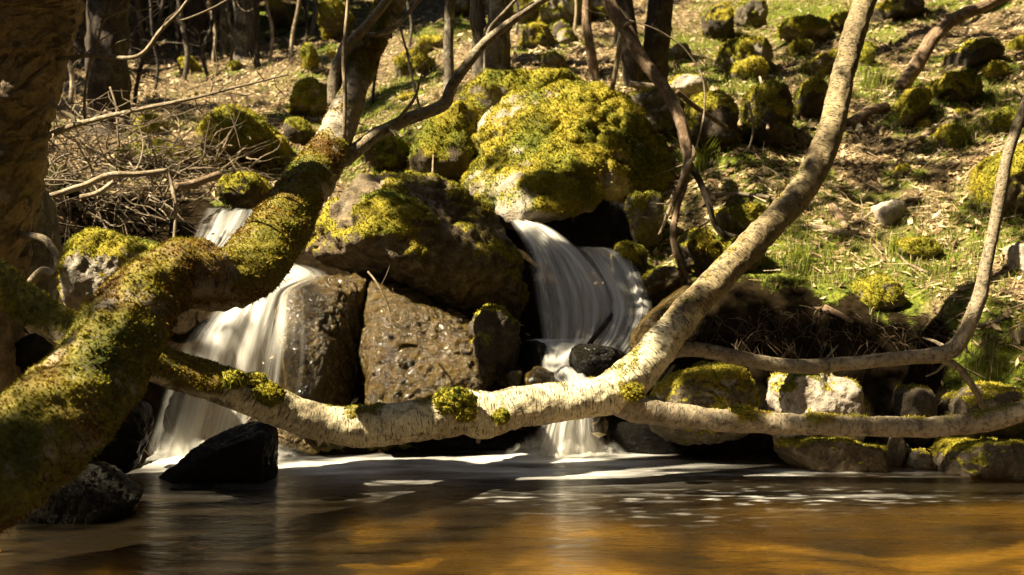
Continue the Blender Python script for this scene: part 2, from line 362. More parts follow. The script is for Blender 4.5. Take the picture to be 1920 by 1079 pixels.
# ---------------------------------------------------------------- shapes
_ico = {}
def ico(n):
    if n not in _ico:
        bm = bmesh.new(); bmesh.ops.create_icosphere(bm, subdivisions=n, radius=1.0); bm.verts.ensure_lookup_table()
        _ico[n] = (np.array([v.co[:] for v in bm.verts]), np.array([[v.index for v in f.verts] for f in bm.faces])); bm.free()
    return _ico[n]

def vnormals(V, F):
    N = np.zeros_like(V); T = F if F.shape[1] == 3 else np.concatenate([F[:, [0, 1, 2]], F[:, [0, 2, 3]]])
    fn = np.cross(V[T[:, 1]] - V[T[:, 0]], V[T[:, 2]] - V[T[:, 0]])
    for k in range(3): np.add.at(N, T[:, k], fn)
    return N / (np.linalg.norm(N, axis=1)[:, None] + 1e-12)

def tufts(name, V, F, mask, size, dens, parent, mat, seed, hue_seed=0, nmax=52000, up=.35, rust=0.0):
    """short moss shoots over the part of a surface where mask > .45, one mesh"""
    r = np.random.RandomState(seed)
    T = F if F.shape[1] == 3 else np.concatenate([F[:, [0, 1, 2]], F[:, [0, 2, 3]]])
    e1 = V[T[:, 1]] - V[T[:, 0]]; e2 = V[T[:, 2]] - V[T[:, 0]]
    cr = np.cross(e1, e2); ar = np.linalg.norm(cr, axis=1) * .5; fn = cr / (2 * ar[:, None] + 1e-12)
    m = mask[T].mean(1); cen = V[T].mean(1)
    front = (fn * (np.array([0, 0, CAM_Z]) - cen)).sum(1) > -.55 * np.linalg.norm(cen, axis=1)   # also well round the sides
    w = ar * np.clip((m - .4) / .2, 0, 1) * front
    tot = w.sum(); n = int(min(nmax, tot / (size * size) * dens))
    if n < 30: return None
    k = r.choice(len(T), n, p=w / tot); a = r.rand(n, 1); b = r.rand(n, 1); s = a + b > 1; a = np.where(s, 1 - a, a); b = np.where(s, 1 - b, b)
    p = V[T[k, 0]] + a * e1[k] + b * e2[k]; nn = fn[k]
    d = nn + r.normal(0, .45, (n, 3)) + np.array([0, 0, up]); d /= np.linalg.norm(d, axis=1)[:, None]
    t = np.cross(d, r.normal(0, 1, (n, 3))); t /= np.linalg.norm(t, axis=1)[:, None]
    h = size * r.uniform(.6, 1.7, (n, 1)); wd = size * r.uniform(.35, .7, (n, 1))
    fr = r.rand(n, 1) < .10; h = np.where(fr, h * 2.1, h); wd = np.where(fr, wd * .55, wd); d = np.where(fr, d + np.array([0, 0, -.35]), d)
    p = p - nn * size * .25
    VV = np.concatenate([p - t * wd, p + t * wd, p + d * h], 0)
    FF = np.stack([np.arange(n), np.arange(n) + n, np.arange(n) + 2 * n], 1)
    rnd = r.rand(n); hue = np.clip(.5 + .75 * fbm(p * 3.2, 3, 40 + hue_seed) + r.normal(0, .09, n) + rust, 0, 1)
    return mk(name, VV, FF, mat, parent, attrs={'rnd': np.tile(rnd, 3), 'hue': np.tile(hue, 3)}, smooth=False)

def E(cx, cy, w, h, jit=.1, n=11, seed=None):
    r = random.Random(int(cx * 7 + cy * 13) if seed is None else seed); o = []
    for k in range(n):
        a = 2 * math.pi * k / n; q = 1 + r.uniform(-jit, jit)
        o.append((cx + w / 2 * q * math.cos(a), cy - h / 2 * q * math.sin(a)))
    return o

def hull_planes(pts):
    bm = bmesh.new()
    for p in pts: bm.verts.new(p)
    bmesh.ops.convex_hull(bm, input=bm.verts[:])
    bm.normal_update(); pl = []
    for f in bm.faces:
        n = np.array(f.normal[:]); 
        if np.linalg.norm(n) < .5: continue
        d = float(n @ np.array(f.verts[0].co[:]))
        if not any((n @ q[0]) > .995 for q in pl): pl.append((n, d))
    bm.free(); return pl

N_ROCK = [0]; ROCKS = []
def rock(label, outline, Y=None, depth=.6, mat='granite', moss=.5, cat='rock', name='rock', front=(0, -.12, .72), back=.75, level=5, rough=.10, fac=5, k=11.0, seed=None,
         bury=.12, group=None, msize=None, mdens=1.0, mmat='moss', mz=.9, fine=.022, mbias=0.0, chis=1.0, extra=None):
    N_ROCK[0] += 1; seed = N_ROCK[0] * 31 if seed is None else seed
    if level < 6 and mat != 'wet_black': k = max(k, 17); rough = max(rough, .13)
    r = np.random.RandomState(seed)
    ol = np.array(outline, float); c = ol.mean(0); w = np.ptp(ol[:, 0]); h = np.ptp(ol[:, 1])
    if Y is None:
        g = ground_at(c[0], ol[:, 1].max() - .12 * h); Y = g[1] + depth * .25
    elif Y > 8.8 and not extra and mat != 'wet_black':
        g = ground_at(c[0], ol[:, 1].max() - .08 * h); Y = min(Y, max(8.4, g[1] + depth * .22))
    sink = 0.0
    if Y > 9 and 0 < moss: moss = min(.95, moss + .17)
    pts = [P(px, py, Y) for px, py in ol]
    if extra: pts += [P(*e) for e in extra]
    for px, py in ol:
        if extra:
            q = c + (np.array([px, py]) - c) * back; b = P(q[0], q[1], Y); b[1] += depth * .5; pts.append(b); continue
        q = c + (np.array([px, py]) - c) * front[2] + np.array([front[0] * w, front[1] * h]); pts.append(P(q[0], q[1], Y) - np.array([0, depth * .5, 0]) * np.array([1, 1, 1]))
        q = c + (np.array([px, py]) - c) * back; b = P(q[0], q[1], Y); b[1] += depth * .5; pts.append(b)
    lowz = min(p[2] for p in pts); pts += [p - np.array([0, 0, bury]) for p in pts if p[2] < lowz + .25 * (h / F_PX * Y)]
    pts = np.array(pts); cen = pts.mean(0)
    pl = hull_planes(pts - cen)
    U, F = ico(level)
    acc = np.zeros(len(U))
    for n, d in pl: acc += np.clip(U @ n / max(d, .01), 0, None) ** k
    R = acc ** (-1 / k)
    V = U * R[:, None]; sz = float(R.mean())
    for _ in range(fac):                                                 # broken faces
        n = r.normal(0, 1, 3); n[2] = abs(n[2]) * .6; n /= np.linalg.norm(n); pr = V @ n; d = pr.max() * r.uniform(.82, .95)
        V -= np.outer(np.clip(pr - d, 0, None), n) * .85
    q = V + cen
    nc = 46 if level > 5 else 26                                         # blocky broken faces, each a little proud or sunk and tilted
    S = r.normal(0, 1, (nc, 3)); S /= np.linalg.norm(S, axis=1)[:, None]; wob = np.stack([noise(V / sz * 2.2 + 5 * a_, seed + a_) for a_ in range(3)], 1) * .30
    Uw = U + wob; dt_ = Uw @ S.T; wgt = np.exp((dt_ - dt_.max(1)[:, None]) * 38); wgt /= wgt.sum(1)[:, None]
    T = r.normal(0, .55, (nc, 3)); off = r.normal(0, .5, nc)
    cell = (wgt * (off[None] + U @ T.T - (S * T).sum(1)[None])).sum(1)
    dd = rough * sz * (fbm(V / sz * 1.4 + seed, 5, seed, .55) * 1.25 + .75 * cell * chis - .45 * sstep(.07, 0, np.abs(noise(V / sz * 1.7 + 9, seed + 3))))
    dd += fine * sz * fbm(V / sz * 8 + seed, 4, seed + 5, .6) * 2.0
    if level > 6: dd += fine * sz * .5 * fbm(V / sz * 26 + seed, 3, seed + 6, .65)
    V = V * (1 + dd / (np.linalg.norm(V, axis=1) + 1e-6))[:, None]
    N = vnormals(V, F)
    mn = fbm(q * (1.1 / max(sz, .25)) + seed, 4, seed + 11); mh = fbm(q * 5, 3, seed + 12)
    mask = np.clip(.5 + (moss - .5) * 1.5 + (N[:, 2] - .35) * mz + mn * .95 + mh * .3 + mbias, 0, 1)
    if moss <= 0: mask[:] = 0
    V += N * (sstep(.42, .7, mask) * np.clip(.016 + .035 * fbm(q * 8, 2, seed + 15) + .03 * mh, 0, .05) * min(1, sz * 2.0))[:, None]
    Wd = V + cen                                                         # keep the width and crest that the photo shows
    qx = CX + Wd[:, 0] / Wd[:, 1] * F_PX; V[:, 0] *= np.clip(w / np.ptp(qx), .85, 1.35)
    qx = CX + (V[:, 0] + cen[0]) / Wd[:, 1] * F_PX; V[:, 0] += ((ol[:, 0].min() + ol[:, 0].max()) - (qx.min() + qx.max())) / 2 / F_PX * Y
    top = (CY - (Wd[:, 2] - CAM_Z) / Wd[:, 1] * F_PX).min(); V[:, 2] += (top - ol[:, 1].min()) / F_PX * Y - sink
    Wd = V + cen; ROCKS.append((cen[0], cen[1], sz, moss))
    hue = np.clip(.55 + .75 * fbm(Wd * 3.2, 3, 40 + seed), 0, 1)
    loc = cen.copy(); loc[2] = Wd[:, 2].min()
    ms = msize or max(.009, .0015 * Y)
    if moss > 0:
        root = empty(name, loc); tag(root, label, cat, group)
        mk('stone', Wd, F, M[mat], root, attrs={'moss': mask, 'hue': hue})
        tufts('moss', Wd, F, mask, ms, mdens, root, M[mmat], seed, seed)
    else:
        root = mk(name, V + (cen - loc), F, M[mat], attrs={'moss': mask, 'hue': hue}); root.location = Vector(loc.tolist()); tag(root, label, cat, group)
    return root

def spline(pts, step):
    p = np.asarray(pts, float); n = len(p); out = []
    d = np.linalg.norm(np.diff(p[:, :3], axis=0), axis=1)
    for i in range(n - 1):
        a, b, c, e = p[max(i - 1, 0)], p[i], p[i + 1], p[min(i + 2, n - 1)]
        m = max(1, int(math.ceil(d[i] / step)))
        for t in np.arange(m) / m:
            out.append(.5 * ((2 * b) + (c - a) * t + (2 * a - 5 * b + 4 * c - e) * t * t + (3 * b - a - 3 * c + e) * t ** 3))
    out.append(p[-1]); return np.array(out)

def tube(pts, ring=24, step=.03, amp=.06, seed=0, wob=0.0, cap=True, freq=5.0):
    """pts (x,y,z,r) -> V, [quads], uv, N"""
    s = spline(pts, step); c = s[:, :3].copy(); rad = np.maximum(s[:, 3], .0012); n = len(s)
    if wob: c += np.stack([fbm(c * 3 + 11 * k, 3, seed + k) for k in range(3)], 1) * wob * np.minimum(1, rad / rad.max() * 3)[:, None]
    tg = np.gradient(c, axis=0); tg /= np.linalg.norm(tg, axis=1)[:, None] + 1e-12
    ref = np.array([0, 1, 0.]) if abs(tg[0][1]) < .85 else np.array([0, 0, 1.])
    A = np.zeros_like(c); a = ref - tg[0] * (ref @ tg[0]); a /= np.linalg.norm(a)
    for i in range(n):
        a = a - tg[i] * (a @ tg[i]); a /= np.linalg.norm(a) + 1e-12; A[i] = a
    B = np.cross(tg, A)
    th = np.linspace(0, 2 * math.pi, ring + 1)
    D = np.cos(th)[None, :, None] * A[:, None] + np.sin(th)[None, :, None] * B[:, None]
    V = c[:, None] + D * rad[:, None, None]
    flat = V.reshape(-1, 3); q = flat.copy()
    if amp:
        dsp = amp * np.repeat(rad, ring + 1) * (1.4 * fbm(q * freq, 3, seed) + .7 * fbm(q * freq * 5, 3, seed + 4))
        flat = flat + D.reshape(-1, 3) * dsp[:, None]
    L = np.concatenate([[0], np.cumsum(np.linalg.norm(np.diff(c, axis=0), axis=1))])
    uv = np.stack([np.tile(th / (2 * math.pi), n), np.repeat(L, ring + 1)], 1)
    I = np.arange(n * (ring + 1)).reshape(n, ring + 1)
    Fq = np.stack([I[:-1, :-1].ravel(), I[:-1, 1:].ravel(), I[1:, 1:].ravel(), I[1:, :-1].ravel()], 1)
    Nn = D.reshape(-1, 3)
    if cap:
        ends = []
        for row, ci in ((0, 0), (n - 1, n - 1)):
            k = len(flat); flat = np.concatenate([flat, c[ci][None]]); uv = np.concatenate([uv, [[.5, L[ci]]]]); Nn = np.concatenate([Nn, [tg[ci] * (1 if row else -1)]])
            ends.append(np.stack([np.full(ring, k), I[row, 1:] if row == 0 else I[row, :-1], I[row, :-1] if row == 0 else I[row, 1:]], 1))
        return flat, [Fq] + ends, uv, Nn
    return flat, [Fq], uv, Nn

def px_path(pts):
    return [tuple(P(a, b, Y)) + (r / F_PX * Y,) for a, b, Y, r in pts]

def branch(name, pts, mat, parent=None, ring=10, step=.04, amp=.10, seed=0, wob=0.0, moss=None, world=False, twigs=0, twig_len=.35, mfun=None, mmat='moss', msize=.011, mdens=1.0, freq=5.0, nmax=52000, rust=0.0, tuft_part=None, tw_r=.35, tone=None):
    """one continuous limb with its own fine twigs, one mesh; moss shoots become the child tuft_part"""
    pp = pts if world else px_path(pts)
    Vs, Fs, Us, Ns = [], [], [], []; off = 0
    def put(p, rg, st, am, sd, wb):
        nonlocal off
        V, F, U, N = tube(p, rg, st, am, sd, wb, freq=freq); Vs.append(V); Fs.extend([f + off for f in F]); Us.append(U); Ns.append(N); off += len(V)
    put(pp, ring, step, amp, seed, wob)
    n0 = len(Vs[0]); f0 = Fs[0]
    r = np.random.RandomState(seed + 99)
    if twigs:
        sp = spline(pp, .05)
        for _ in range(twigs):
            i = r.randint(int(len(sp) * .15), len(sp) - 1); b = sp[i]; t = sp[min(i + 1, len(sp) - 1)] - sp[max(i - 1, 0)]; t = t[:3] / (np.linalg.norm(t[:3]) + 1e-9)
            d = t * .6 + r.normal(0, .7, 3) + np.array([0, 0, .25]); d /= np.linalg.norm(d); L = twig_len * r.uniform(.4, 1.2); rr = max(.0018, b[3] * tw_r)
            p = [tuple(b[:3]) + (rr,)]; q = b[:3].copy()
            for k in range(4):
                d = d + r.normal(0, .22, 3); d /= np.linalg.norm(d); q = q + d * L / 4; p.append(tuple(q) + (rr * (1 - .2 * (k + 1)) + .0008,))
            put(p, 5, .06, 0, seed, 0)
            if r.rand() < .6:
                j = r.randint(1, 4); d2 = d + r.normal(0, .7, 3); d2 /= np.linalg.norm(d2); e = np.array(p[j][:3])
                put([tuple(e) + (rr * .6,), tuple(e + d2 * L * .2) + (rr * .4,), tuple(e + d2 * L * .4 + r.normal(0, .02, 3)) + (.001,)], 5, .06, 0, seed, 0)
    V = np.concatenate(Vs); U = np.concatenate(Us); N = np.concatenate(Ns)
    mask = np.zeros(len(V)); hue = np.clip(.5 + .75 * fbm(V * 3.2, 3, 40 + seed) + rust, 0, 1)
    if mfun is not None:
        mask[:n0] = np.clip(mfun(V[:n0], N[:n0]), 0, 1)
        V[:n0] += N[:n0] * (sstep(.45, .75, mask[:n0]) * (.010 + .010 * noise(V[:n0] * 9, seed)))[:, None]
    o = mk(name, V, Fs, M[mat], parent, uv=U, attrs={'moss': mask, 'hue': hue, 'tone': tone(V) if tone else np.zeros(len(V))})
    if mfun is not None:
        tufts(tuft_part or 'moss', V, f0, mask, msize, mdens, parent if parent is not None else o, M[mmat], seed, seed, nmax, rust=rust)
    return o

# ================================================================ ROCKS
R_ = rock
# the big ones round the falls
R_('huge moss covered boulder with bare pale patches, standing above the right waterfall', [(862, 350), (876, 290), (905, 220), (940, 172), (1000, 152), (1100, 150), (1180, 163), (1226, 190), (1256, 240), (1268, 300), (1255, 360), (1240, 410), (1120, 440), (1000, 432), (900, 388)],
   9.5, 1.6, 'pale_granite', .47, 'boulder', 'boulder', extra=[(885, 385, 8.75), (960, 395, 8.5), (1050, 375, 8.45), (1130, 350, 8.75), (1190, 335, 9.0), (1010, 240, 9.0), (1090, 235, 9.05), (920, 280, 9.15), (1240, 330, 9.3)], level=6, rough=.12, fac=4, k=15, mz=.30, fine=.03, bury=.1, mdens=1.4, chis=.8, seed=4242)
R_('mossy slab of rock lying behind the huge boulder, smooth bright moss on top', [(862, 225), (868, 180), (888, 145), (950, 134), (1030, 128), (1095, 132), (1110, 165), (1000, 205), (900, 240)], 10.6, 1.0, 'granite', .85, 'boulder', 'boulder', rough=.04, mdens=1.2)
R_('mossy boulder with a sunlit left edge, left beside the huge boulder', [(757, 305), (772, 255), (800, 220), (850, 188), (905, 195), (925, 240), (900, 300), (868, 350), (800, 338), (765, 328)], 9.9, 1.0, 'shade_granite', .55, 'boulder', 'boulder', front=(.05, -.1, .7))
R_('low dark mossy hump between the leaning mossy trunk and the grey side branch', E(725, 285, 100, 80), 10.0, .6, 'dark_shade_rock', .7, 'rock')
R_('large dark boulder with a sandy brown top between the two waterfalls', [(572, 475), (576, 425), (598, 372), (640, 332), (690, 319), (760, 333), (830, 350), (890, 382), (950, 420), (985, 462), (992, 520), (985, 590), (930, 612), (850, 590), (700, 512), (600, 505)],
   8.15, 1.3, 'sandy_rock', .42, 'boulder', 'boulder', extra=[(600, 465, 7.55), (650, 430, 7.4), (700, 480, 7.45), (770, 440, 7.45), (860, 480, 7.6), (930, 520, 7.75), (680, 370, 7.8), (790, 390, 7.85)], level=6, rough=.12, fac=4, k=14, mz=.7, fine=.03)
R_('glistening wet brown rock face below the large dark boulder', [(668, 600), (690, 518), (715, 525), (745, 548), (800, 585), (860, 612), (930, 640), (965, 665), (950, 700), (880, 735), (800, 752), (690, 757), (688, 690)],
   7.75, .6, 'wet_brown', 0, 'rock', extra=[(690, 750, 7.0), (760, 752, 6.98), (860, 738, 7.05), (940, 705, 7.25), (700, 640, 7.28), (780, 650, 7.3), (680, 600, 7.5)], level=7, rough=.09, fac=3, k=18, fine=.024, bury=.3, chis=1.0)
R_('wet brown rock with a shadowed right side, water trickling over its left', [(515, 575), (545, 535), (610, 515), (675, 512), (692, 530), (680, 575), (676, 620), (690, 690), (690, 755), (600, 755), (555, 722), (528, 640)],
   7.75, .6, 'wet_brown', 0, 'rock', extra=[(530, 650, 7.2), (556, 740, 7.06), (590, 754, 7.04), (562, 590, 7.3), (598, 600, 7.3), (610, 555, 7.45)], level=7, rough=.09, fac=3, k=18, fine=.024, bury=.3, chis=1.0)
R_('rounded dark brown rock at the right end of the glistening rock face', [(880, 600), (905, 572), (945, 570), (972, 608), (979, 652), (955, 700), (905, 725), (868, 690)], 7.55, .6, 'dark_shade_rock', .3, 'rock', rough=.08)
R_('black glossy three sided rock standing in the pool under the left waterfall', [(288, 897), (340, 860), (398, 818), (450, 800), (498, 788), (516, 800), (521, 860), (524, 893), (480, 908), (380, 906)],
   6.38, .45, 'wet_black', 0, 'rock', front=(.06, .05, .70), back=.85, level=7, rough=.035, fac=0, k=40, fine=.022, bury=.25)
R_('small flat black stone barely breaking the water in front of the three sided rock', [(308, 916), (350, 905), (402, 910), (408, 920), (350, 926)], 6.05, .18, 'wet_black', 0, 'stone', 'stone', level=4, bury=.1)
R_('black wet sloping rock at the foot of the mossy trunk', [(60, 905), (130, 862), (160, 865), (200, 888), (264, 936), (240, 955), (120, 985), (20, 1000)], 5.35, .5, 'wet_black', 0, 'rock', front=(-.1, .05, .8), level=7, rough=.035, fac=0, k=30, fine=.022, bury=.25)
R_('pale lichened boulder topped with moss behind the elbow of the mossy trunk', [(108, 470), (125, 432), (180, 428), (250, 432), (310, 450), (350, 480), (352, 540), (300, 590), (200, 600), (115, 580)], 5.65, .6, 'pale_granite', .66, 'boulder', 'boulder', level=6, mz=.9, rough=.08, fine=.02)
R_('narrow upright pale rock close behind the peeling birch', [(50, 345), (85, 348), (97, 400), (103, 500), (85, 560), (45, 560), (38, 450)], 6.4, .4, 'granite', .25, 'rock')
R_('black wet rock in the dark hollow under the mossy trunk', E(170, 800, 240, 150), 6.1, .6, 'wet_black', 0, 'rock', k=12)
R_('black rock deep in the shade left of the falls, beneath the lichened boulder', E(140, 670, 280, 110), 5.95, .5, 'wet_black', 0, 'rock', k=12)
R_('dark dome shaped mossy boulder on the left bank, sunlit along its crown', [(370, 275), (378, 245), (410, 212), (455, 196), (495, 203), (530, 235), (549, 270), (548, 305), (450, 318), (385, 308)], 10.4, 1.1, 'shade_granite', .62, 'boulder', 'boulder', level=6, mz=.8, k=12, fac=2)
R_('long low mound of dark moss left of the dome shaped boulder', [(215, 285), (245, 270), (300, 262), (360, 268), (398, 285), (412, 305), (350, 318), (250, 312)], 9.9, .8, 'shade_granite', .85, 'rock', fac=2)
R_('bright mossy stone at the top of the left cascade', [(408, 372), (425, 335), (462, 322), (495, 328), (513, 352), (508, 385), (460, 395)], 8.8, .5, 'shade_granite', .72, 'stone', 'stone', mz=1.0)
R_('bare grey stone wedged below the dark moss mound', E(325, 310, 55, 30), 9.5, .3, 'granite', .15, 'stone', 'stone', level=4)
R_('yellow mossed boulder behind the leaning mossy trunk', [(535, 218), (545, 165), (575, 148), (620, 145), (640, 170), (625, 215), (580, 222)], 11.8, .7, 'granite', .95, 'boulder', 'boulder', fac=4, k=14)
R_('dark stone in shade under the yellow mossed boulder', E(562, 248, 65, 60), 11.0, .5, 'dark_shade_rock', .4, 'stone', 'stone', level=4)
R_('dark wet stone parting the left cascade', [(388, 468), (398, 440), (412, 437), (418, 460), (400, 476)], 7.95, .2, 'wet_black', 0, 'stone', 'stone', level=4)
R_('dark wet stone at the left rim of the left cascade', E(345, 445, 52, 70), 8.1, .4, 'wet_black', 0, 'stone', 'stone')
# right of the falls
R_('mossy knob of rock jutting from the right end of the huge boulder', [(1170, 400), (1178, 368), (1205, 358), (1240, 372), (1248, 410), (1232, 440), (1190, 432)], 8.75, .5, 'granite', .55, 'rock')
R_('small mossy stone at the crest of the right waterfall', [(1143, 478), (1155, 458), (1180, 453), (1208, 470), (1215, 500), (1190, 518), (1150, 510)], 8.45, .4, 'shade_granite', .55, 'stone', 'stone')
R_('orange brown wet stone on the right rim of the right waterfall', [(1202, 530), (1215, 512), (1250, 499), (1282, 503), (1290, 530), (1260, 552), (1215, 550)], 8.05, .4, 'wet_brown', .3, 'stone', 'stone', mmat='rust_moss')
R_('long slanting wet brown rock running down beside the birch log', [(1180, 660), (1195, 610), (1235, 575), (1285, 535), (1310, 545), (1295, 600), (1240, 660), (1200, 690)], 7.45, .5, 'wet_brown', 0, 'rock', front=(-.05, -.03, .75), level=6, k=13)
R_('smooth black rock at the foot of the right waterfall', [(1065, 668), (1080, 650), (1120, 645), (1160, 655), (1182, 672), (1160, 700), (1110, 708), (1080, 700)], 7.35, .4, 'wet_black', 0, 'rock', rough=.08, fine=.03, fac=2)
R_('black wet stone left of the smooth black rock', [(968, 670), (978, 645), (1005, 638), (1032, 655), (1040, 680), (1010, 692), (980, 690)], 7.6, .35, 'wet_black', 0, 'stone', 'stone')
R_('brown pebble like stone at the lower end of the glistening rock face', E(965, 712, 42, 42), 7.3, .25, 'wet_brown', 0, 'stone', 'stone', level=4)
R_('dark brown stone just above the birch log beside the lower falls', E(1010, 712, 62, 48), 7.2, .3, 'wet_brown', 0, 'stone', 'stone', level=4)
R_('little dark stone touching the log between the two brown ones', E(935, 738, 40, 30), 7.2, .2, 'wet_black', 0, 'stone', 'stone', level=4)
R_('dark wet rock behind the curtain of the right waterfall', E(1070, 580, 190, 220), 9.1, .8, 'wet_black', 0, 'rock')
R_('black overhung rock in the hollow under the huge boulder', E(1090, 440, 330, 130), 9.2, .9, 'wet_black', 0, 'rock')
R_('dark undercut rock at the mouth of the lower falls', [(1135, 795), (1150, 780), (1260, 785), (1420, 795), (1460, 840), (1440, 866), (1160, 866)], 7.5, .5, 'wet_black', 0, 'rock', k=12)
R_('black rock behind the log left of the lower falls', [(560, 840), (640, 805), (800, 802), (960, 802), (1000, 820), (980, 856), (700, 856)], 7.65, .5, 'wet_black', 0, 'rock', k=12)
R_('mossy rock under the upper branch, beside the birch log', [(1208, 770), (1215, 735), (1250, 700), (1300, 680), (1370, 678), (1415, 690), (1424, 730), (1418, 775), (1380, 800), (1250, 800)], 7.0, .55, 'granite', .62, 'rock', level=6, mz=.8, mbias=.05)
R_('big pale granite block with moss on its shoulders, wedged behind the lower branch', [(1436, 770), (1435, 720), (1448, 695), (1500, 690), (1570, 690), (1608, 705), (1622, 750), (1628, 800), (1600, 830), (1460, 820)], 6.95, .6, 'pale_granite', .42, 'boulder', 'boulder', level=6, k=14, mz=.8, fine=.02)
R_('wet grey rock splashed white at the waterline below the granite block', [(1450, 830), (1480, 815), (1560, 815), (1630, 822), (1680, 850), (1690, 890), (1640, 902), (1560, 898), (1490, 880)], 6.75, .5, 'shade_granite', .25, 'rock', level=6, k=12, fine=.02)
R_('leaning dark slab right of the splashed rock', E(1668, 850, 55, 110), 6.85, .3, 'dark_shade_rock', .15, 'rock')
R_('dark rock in the shaded gap right of the granite block', [(1672, 790), (1675, 735), (1700, 720), (1740, 725), (1755, 760), (1740, 795)], 7.05, .4, 'dark_shade_rock', .15, 'rock')
R_('small brown stone at the waterline under the lower branch', E(1722, 868, 72, 55), 6.75, .3, 'dark_shade_rock', .1, 'stone', 'stone')
R_('long dark rock along the shaded waterline at the right', [(1745, 880), (1760, 840), (1800, 822), (1870, 825), (1950, 820), (1990, 860), (1960, 905), (1800, 895)], 6.6, .7, 'dark_shade_rock', .3, 'rock', level=6)
R_('dark hollowed rock in the shadow above the long waterline rock', E(1850, 760, 180, 90), 6.95, .5, 'dark_shade_rock', .3, 'rock')
R_('reddish chip of stone on the ledge right of the splashed rock', E(1690, 838, 34, 22), 6.85, .15, 'granite', 0, 'stone', 'stone', level=4)
# the right bank and the hill
R_('big bright yellow mossed boulder on the right bank, dark below', [(1808, 395), (1815, 345), (1840, 305), (1880, 275), (1930, 268), (1975, 300), (1980, 380), (1940, 415), (1860, 410)], 8.9, .9, 'shade_granite', .78, 'boulder', 'boulder', level=6, mz=.8, mdens=1.2)
R_('rounded yellow mossed stone at the lip of the right bank', [(1588, 560), (1592, 525), (1620, 512), (1655, 516), (1690, 540), (1702, 575), (1660, 595), (1605, 590)], 7.75, .4, 'granite', .95, 'stone', 'stone', mdens=1.2)
R_('flat topped mossy stone in the sunlit grass of the right bank', [(1664, 470), (1672, 448), (1710, 444), (1755, 450), (1768, 470), (1740, 485), (1690, 486)], 8.3, .35, 'granite', .9, 'stone', 'stone', k=14)
R_('pinkish pale rock at the right edge above the branch', [(1884, 520), (1890, 465), (1915, 452), (1950, 460), (1960, 530), (1900, 536)], 7.9, .4, 'pale_granite', .2, 'rock')
R_('mossy rock low at the right edge under the pinkish rock', E(1910, 640, 70, 110), 7.3, .5, 'granite', .7, 'rock')
R_('green mossed slope stone right of the upright branch', E(1900, 585, 80, 40), 7.6, .4, 'granite', .8, 'stone', 'stone')
R_('pale flat stone lying in leaf litter in the middle of the right bank', [(1625, 400), (1650, 380), (1690, 374), (1702, 398), (1680, 414), (1640, 416)], None, .35, 'pale_granite', .05, 'stone', 'stone', level=4)
R_('tiny round mossy cushion stone above the pale flat stone', E(1690, 322, 36, 30), None, .2, 'granite', .95, 'stone', 'stone', level=4)
R_('blocky mossy rock beside the foot of the slanting dead trunk', [(1672, 235), (1680, 195), (1700, 170), (1735, 165), (1742, 200), (1725, 225), (1690, 242)], 10.0, .5, 'shade_granite', .75, 'rock', k=14)
R_('dark shaded rock with a mossy top right of the slanting trunk', [(1735, 205), (1730, 150), (1755, 135), (1800, 133), (1835, 148), (1840, 180), (1800, 208)], 10.2, .6, 'dark_shade_rock', .6, 'rock')
R_('dark long rock in deep shade up the slope right of the slanting trunk', [(1755, 130), (1765, 90), (1800, 72), (1860, 76), (1880, 105), (1850, 130)], 11.2, .8, 'dark_shade_rock', .3, 'rock')
R_('low mossy stone in the shadow at the right edge of the slope', E(1860, 130, 70, 32), 10.9, .5, 'granite', .9, 'stone', 'stone')
R_('mossy stone at the top right below the litter bank', E(1905, 85, 48, 40), 11.4, .4, 'granite', .8, 'stone', 'stone', level=4)
R_('mossy shaded stone under the fallen pole on the right slope', E(1775, 260, 70, 60), 9.6, .4, 'shade_granite', .7, 'stone', 'stone')
R_('yellowish mossed stone right above the big yellow boulder', E(1875, 225, 90, 50), 9.8, .5, 'granite', .8, 'stone', 'stone')
R_('small mossy stone left of the fallen pole', E(1725, 240, 44, 34), 9.9, .3, 'granite', .9, 'stone', 'stone', level=4)
R_('tall dark mossy face of rock in the shaded bank right of the huge boulder', [(1388, 260), (1388, 180), (1400, 155), (1440, 150), (1478, 165), (1490, 220), (1485, 275), (1430, 290)], 9.9, .7, 'dark_shade_rock', .45, 'boulder', 'boulder')
R_('mossy dark rock right of the tall dark rock face', [(1488, 190), (1496, 150), (1520, 142), (1550, 155), (1556, 195), (1520, 205)], 10.1, .5, 'dark_shade_rock', .6, 'rock')
R_('grey dark rock left of the tall dark rock face, behind the hanging dead branch', [(1270, 290), (1272, 215), (1300, 175), (1360, 170), (1388, 200), (1385, 280), (1330, 300)], 9.9, .8, 'dark_shade_rock', .3, 'boulder', 'boulder')
R_('pale rounded granite stone above the hanging dead branch', [(1245, 165), (1262, 145), (1295, 138), (1330, 150), (1335, 172), (1290, 180)], 10.6, .5, 'pale_granite', .35, 'stone', 'stone')
R_('grey bare stone leaning beside the two stemmed tree', E(1275, 98, 44, 30), 12.4, .35, 'granite', .1, 'stone', 'stone', level=4)
R_('large yellow and pink mossed boulder up the slope', [(1330, 128), (1335, 95), (1360, 72), (1400, 65), (1435, 78), (1450, 105), (1420, 132), (1370, 140)], 11.9, .7, 'pale_granite', .55, 'boulder', 'boulder')
R_('low olive mossed stone in front of the yellow and pink boulder', E(1400, 122, 80, 34), 11.2, .4, 'granite', .95, 'stone', 'stone', level=4)
R_('dark angular rock near the top of the slope', [(1313, 45), (1318, 12), (1345, 4), (1372, 15), (1378, 55), (1345, 70), (1325, 62)], 13.3, .6, 'dark_shade_rock', .35, 'rock')
R_('greyish rock beside the dark angular rock', E(1405, 22, 70, 60), 13.6, .6, 'granite', .4, 'rock')
